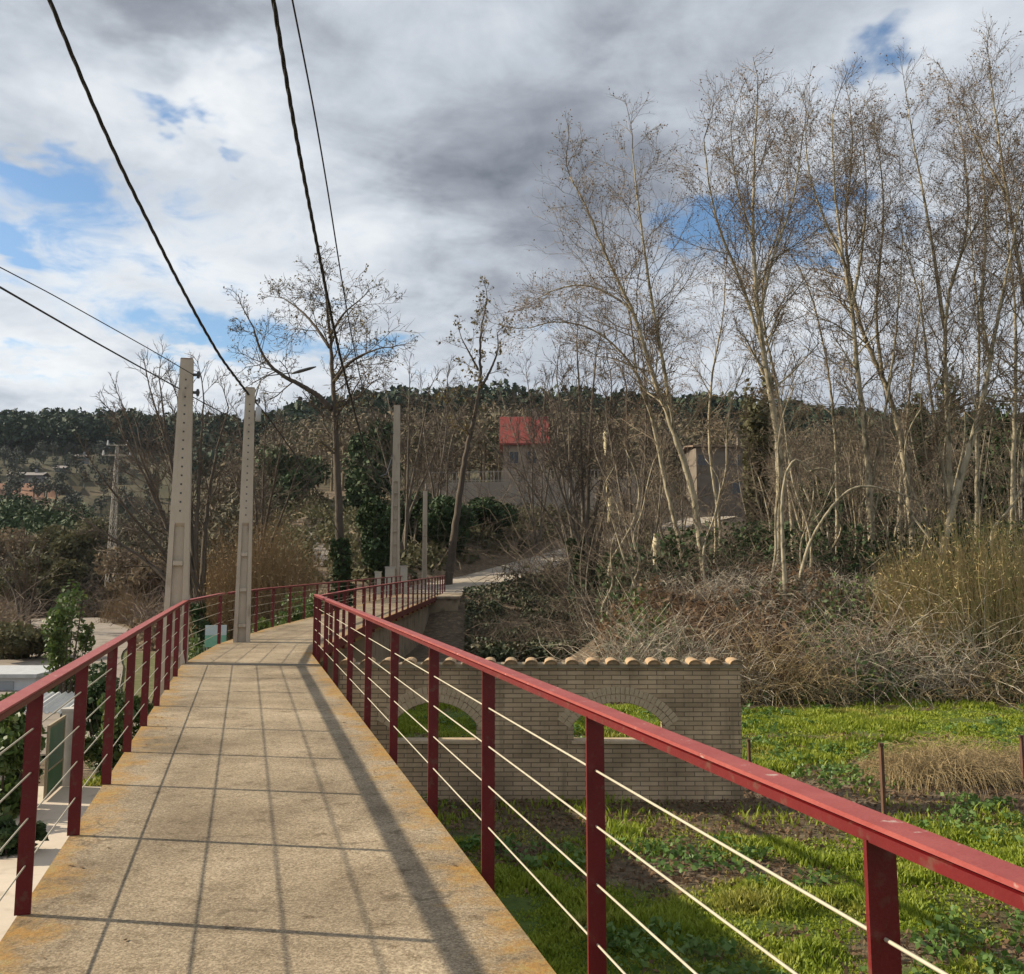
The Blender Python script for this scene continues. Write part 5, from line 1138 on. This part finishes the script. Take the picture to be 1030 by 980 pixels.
def pylon(px, py_t, py_b, Y, w, label, name='lattice_pylon', m=None, arms=True):
    t = at(px, py_t, Y); z0 = float(H(np.array([t.x]), np.array([Y]))[0]); h = t.z-z0; m = m or mat('pale_lattice', (.36, .33, .28), (.28, .25, .21), 2, rough=.7)
    root = empty(name, (t.x, Y, z0), label, 'pylon'); mm = MB(); k = 14
    def corner(i, c): s = w/2*(1-.78*i/k); return Vector((t.x+s*(1 if c in (0, 1) else -1), Y+s*(1 if c in (0, 3) else -1), z0+h*i/k))
    r = w*.035
    for c in range(4):
        mm.tube([corner(0, c), corner(k, c)], r*1.2, 4)
        for i in range(k): mm.tube([corner(i, c), corner(i+1, (c+1) % 4)], r*.8, 4); mm.tube([corner(i+1, c), corner(i, (c+1) % 4)], r*.8, 4)
    mm.build('mast', m, root)
    if arms:
        for dz, s in ((0, .9), (-.9, 1.25)): a = MB(); a.tube([Vector((t.x-s, Y, t.z+dz)), Vector((t.x+s, Y, t.z+dz))], r*1.4, 4); a.build('cross_arm', m, root)
        for dz, s in ((0, .85), (-.9, 1.2)):
            for sg in (-1, 1): ins = MB(); ins.tube([Vector((t.x+sg*s, Y, t.z+dz)), Vector((t.x+sg*s, Y, t.z+dz+.45))], [.1, .06], 6); ins.build('insulator', WHITE, root)
pylon(118, 448, 610, 88, .75, 'slender pale lattice pylon standing in the scrub left of the first pole')
for (px, py, Y, w, h, lab) in ((26, 466, 262, 9, 2.6, 'long low pale farm building on the far left terraces'), (80, 446, 300, 3.2, 2.6, 'tiny pale house near the far forest edge'), (60, 462, 285, 3.0, 2.2, 'tiny pale hut on the middle terrace')):
    p = at(px, py, Y); z = float(H(np.array([p.x]), np.array([Y]))[0]); house('farm_building', p.x-w/2, p.x+w/2, Y, 4, z-1, z+h, z+h+.9, lab, mat('dull_white', (.22, .22, .22), rough=.8), mat('pale_roof', (.25, .22, .2), rough=.8), [(p.x-w/4, z+.8, .8, .9)])

# ------------------------------------------------------------------ far woods
def far_wood(name, pos, kind, m, label, seed, nq=None, qs=None):
    """woods too far to count: many small crowns of leaf clumps in one mesh"""
    g = np.random.default_rng(seed+6000); C = []; SZ = []; TP0 = []; TP1 = []
    for (x, y, z, h) in pos:
        n = nq or (130 if kind == 'pine' else 90); L = g.normal(size=(n, 3)); L /= np.linalg.norm(L, axis=1)[:, None]; L *= (g.random(n)**.4)[:, None]
        w = h*(.36 if kind == 'pine' else .4); C.append(np.array((x, y, z+h*.62))+L*np.array((w, w, h*.4))); SZ.append(np.full(n, h*(qs or (.105 if kind == 'pine' else .05)))*(.6+.8*g.random(n)))
        TP0.append((x, y, z-.5)); TP1.append((x, y, z+h*.7))
    V, F_ = leaf_quads(np.concatenate(C), np.concatenate(SZ), g, .2, 1.4 if kind == 'pine' else 3.6)
    t, f2 = segs_mesh(TP0, TP1, np.full(len(TP0), .2), np.full(len(TP0), .1), 4)
    mm = MB(); mm.add(V, F_); mm.add(t, f2); mm.top(name, m, label, 'woods', None, 'stuff')
g = np.random.default_rng(55)
def scatter(n, u0, u1, y0, y1, h0, h1):
    Y = y0+(y1-y0)*g.random(n); X = (u0+(u1-u0)*g.random(n))*Y; z = H(X, Y); return list(zip(X, Y, z, h0+(h1-h0)*g.random(n)))
far_wood('pine_forest', scatter(1100, -.75, -.28, 330, 440, 8, 13), 'pine', PINE, 'dark pine forest along the far left ridge', 1)
far_wood('pine_forest', scatter(1500, -.32, .75, 230, 400, 8, 13), 'pine', PINE, 'dark pine wood along the ridge behind the trees', 2)
far_wood('brown_woodland', scatter(900, -.30, .75, 115, 240, 6, 11), 'dec', mat('bare_woodland', (.115, .092, .06), (.165, .13, .085), .15, rough=.95, c3=(.06, .07, .035), s3=.3, t3=(.52, .66)), 'brown leafless woodland covering the hillside', 3, 210, .026)
far_wood('pine_grove', scatter(70, -.58, -.43, 115, 180, 6, 10), 'pine', PINEN, 'green pine grove at the foot of the far left hill', 4, 700, .045)
far_wood('scrub_woodland', scatter(420, -.60, -.24, 90, 190, 3, 6.5), 'dec', mat('bare_scrub_crown', (.12, .095, .065), (.085, .08, .045), .15, rough=.95), 'olive scrub woodland behind the left scrubland', 5, 200, .04)
far_wood('terrace_trees', scatter(260, -.70, -.36, 215, 330, 2.5, 5.5), 'pine', mat('grey_olive_crown', (.05, .058, .045), (.09, .095, .075), .3, rough=.9), 'grey green olive trees dotted over the far left terraces', 6)

# ------------------------------------------------------------------ air
def build_haze(dens):
    zs = [v.co.z for v in bpy.data.objects['ground'].data.vertices]; z0, z1 = min(zs)-1, max(zs)+16
    m = MB(); m.bbox((-1330, -70, z0), (1330, 1430, z1)); o = m.build('haze', None); tag(o, kind='stuff')
    hm = bpy.data.materials.new('air'); hm.use_nodes = True; nt = hm.node_tree; nt.nodes.clear()
    out = nt.nodes.new('ShaderNodeOutputMaterial'); v = nt.nodes.new('ShaderNodeVolumePrincipled')
    v.inputs['Color'].default_value = (.72, .84, 1, 1); v.inputs['Density'].default_value = dens; v.inputs['Anisotropy'].default_value = .2
    nt.links.new(v.outputs[0], out.inputs['Volume']); o.data.materials.append(hm)
build_haze(.00006)
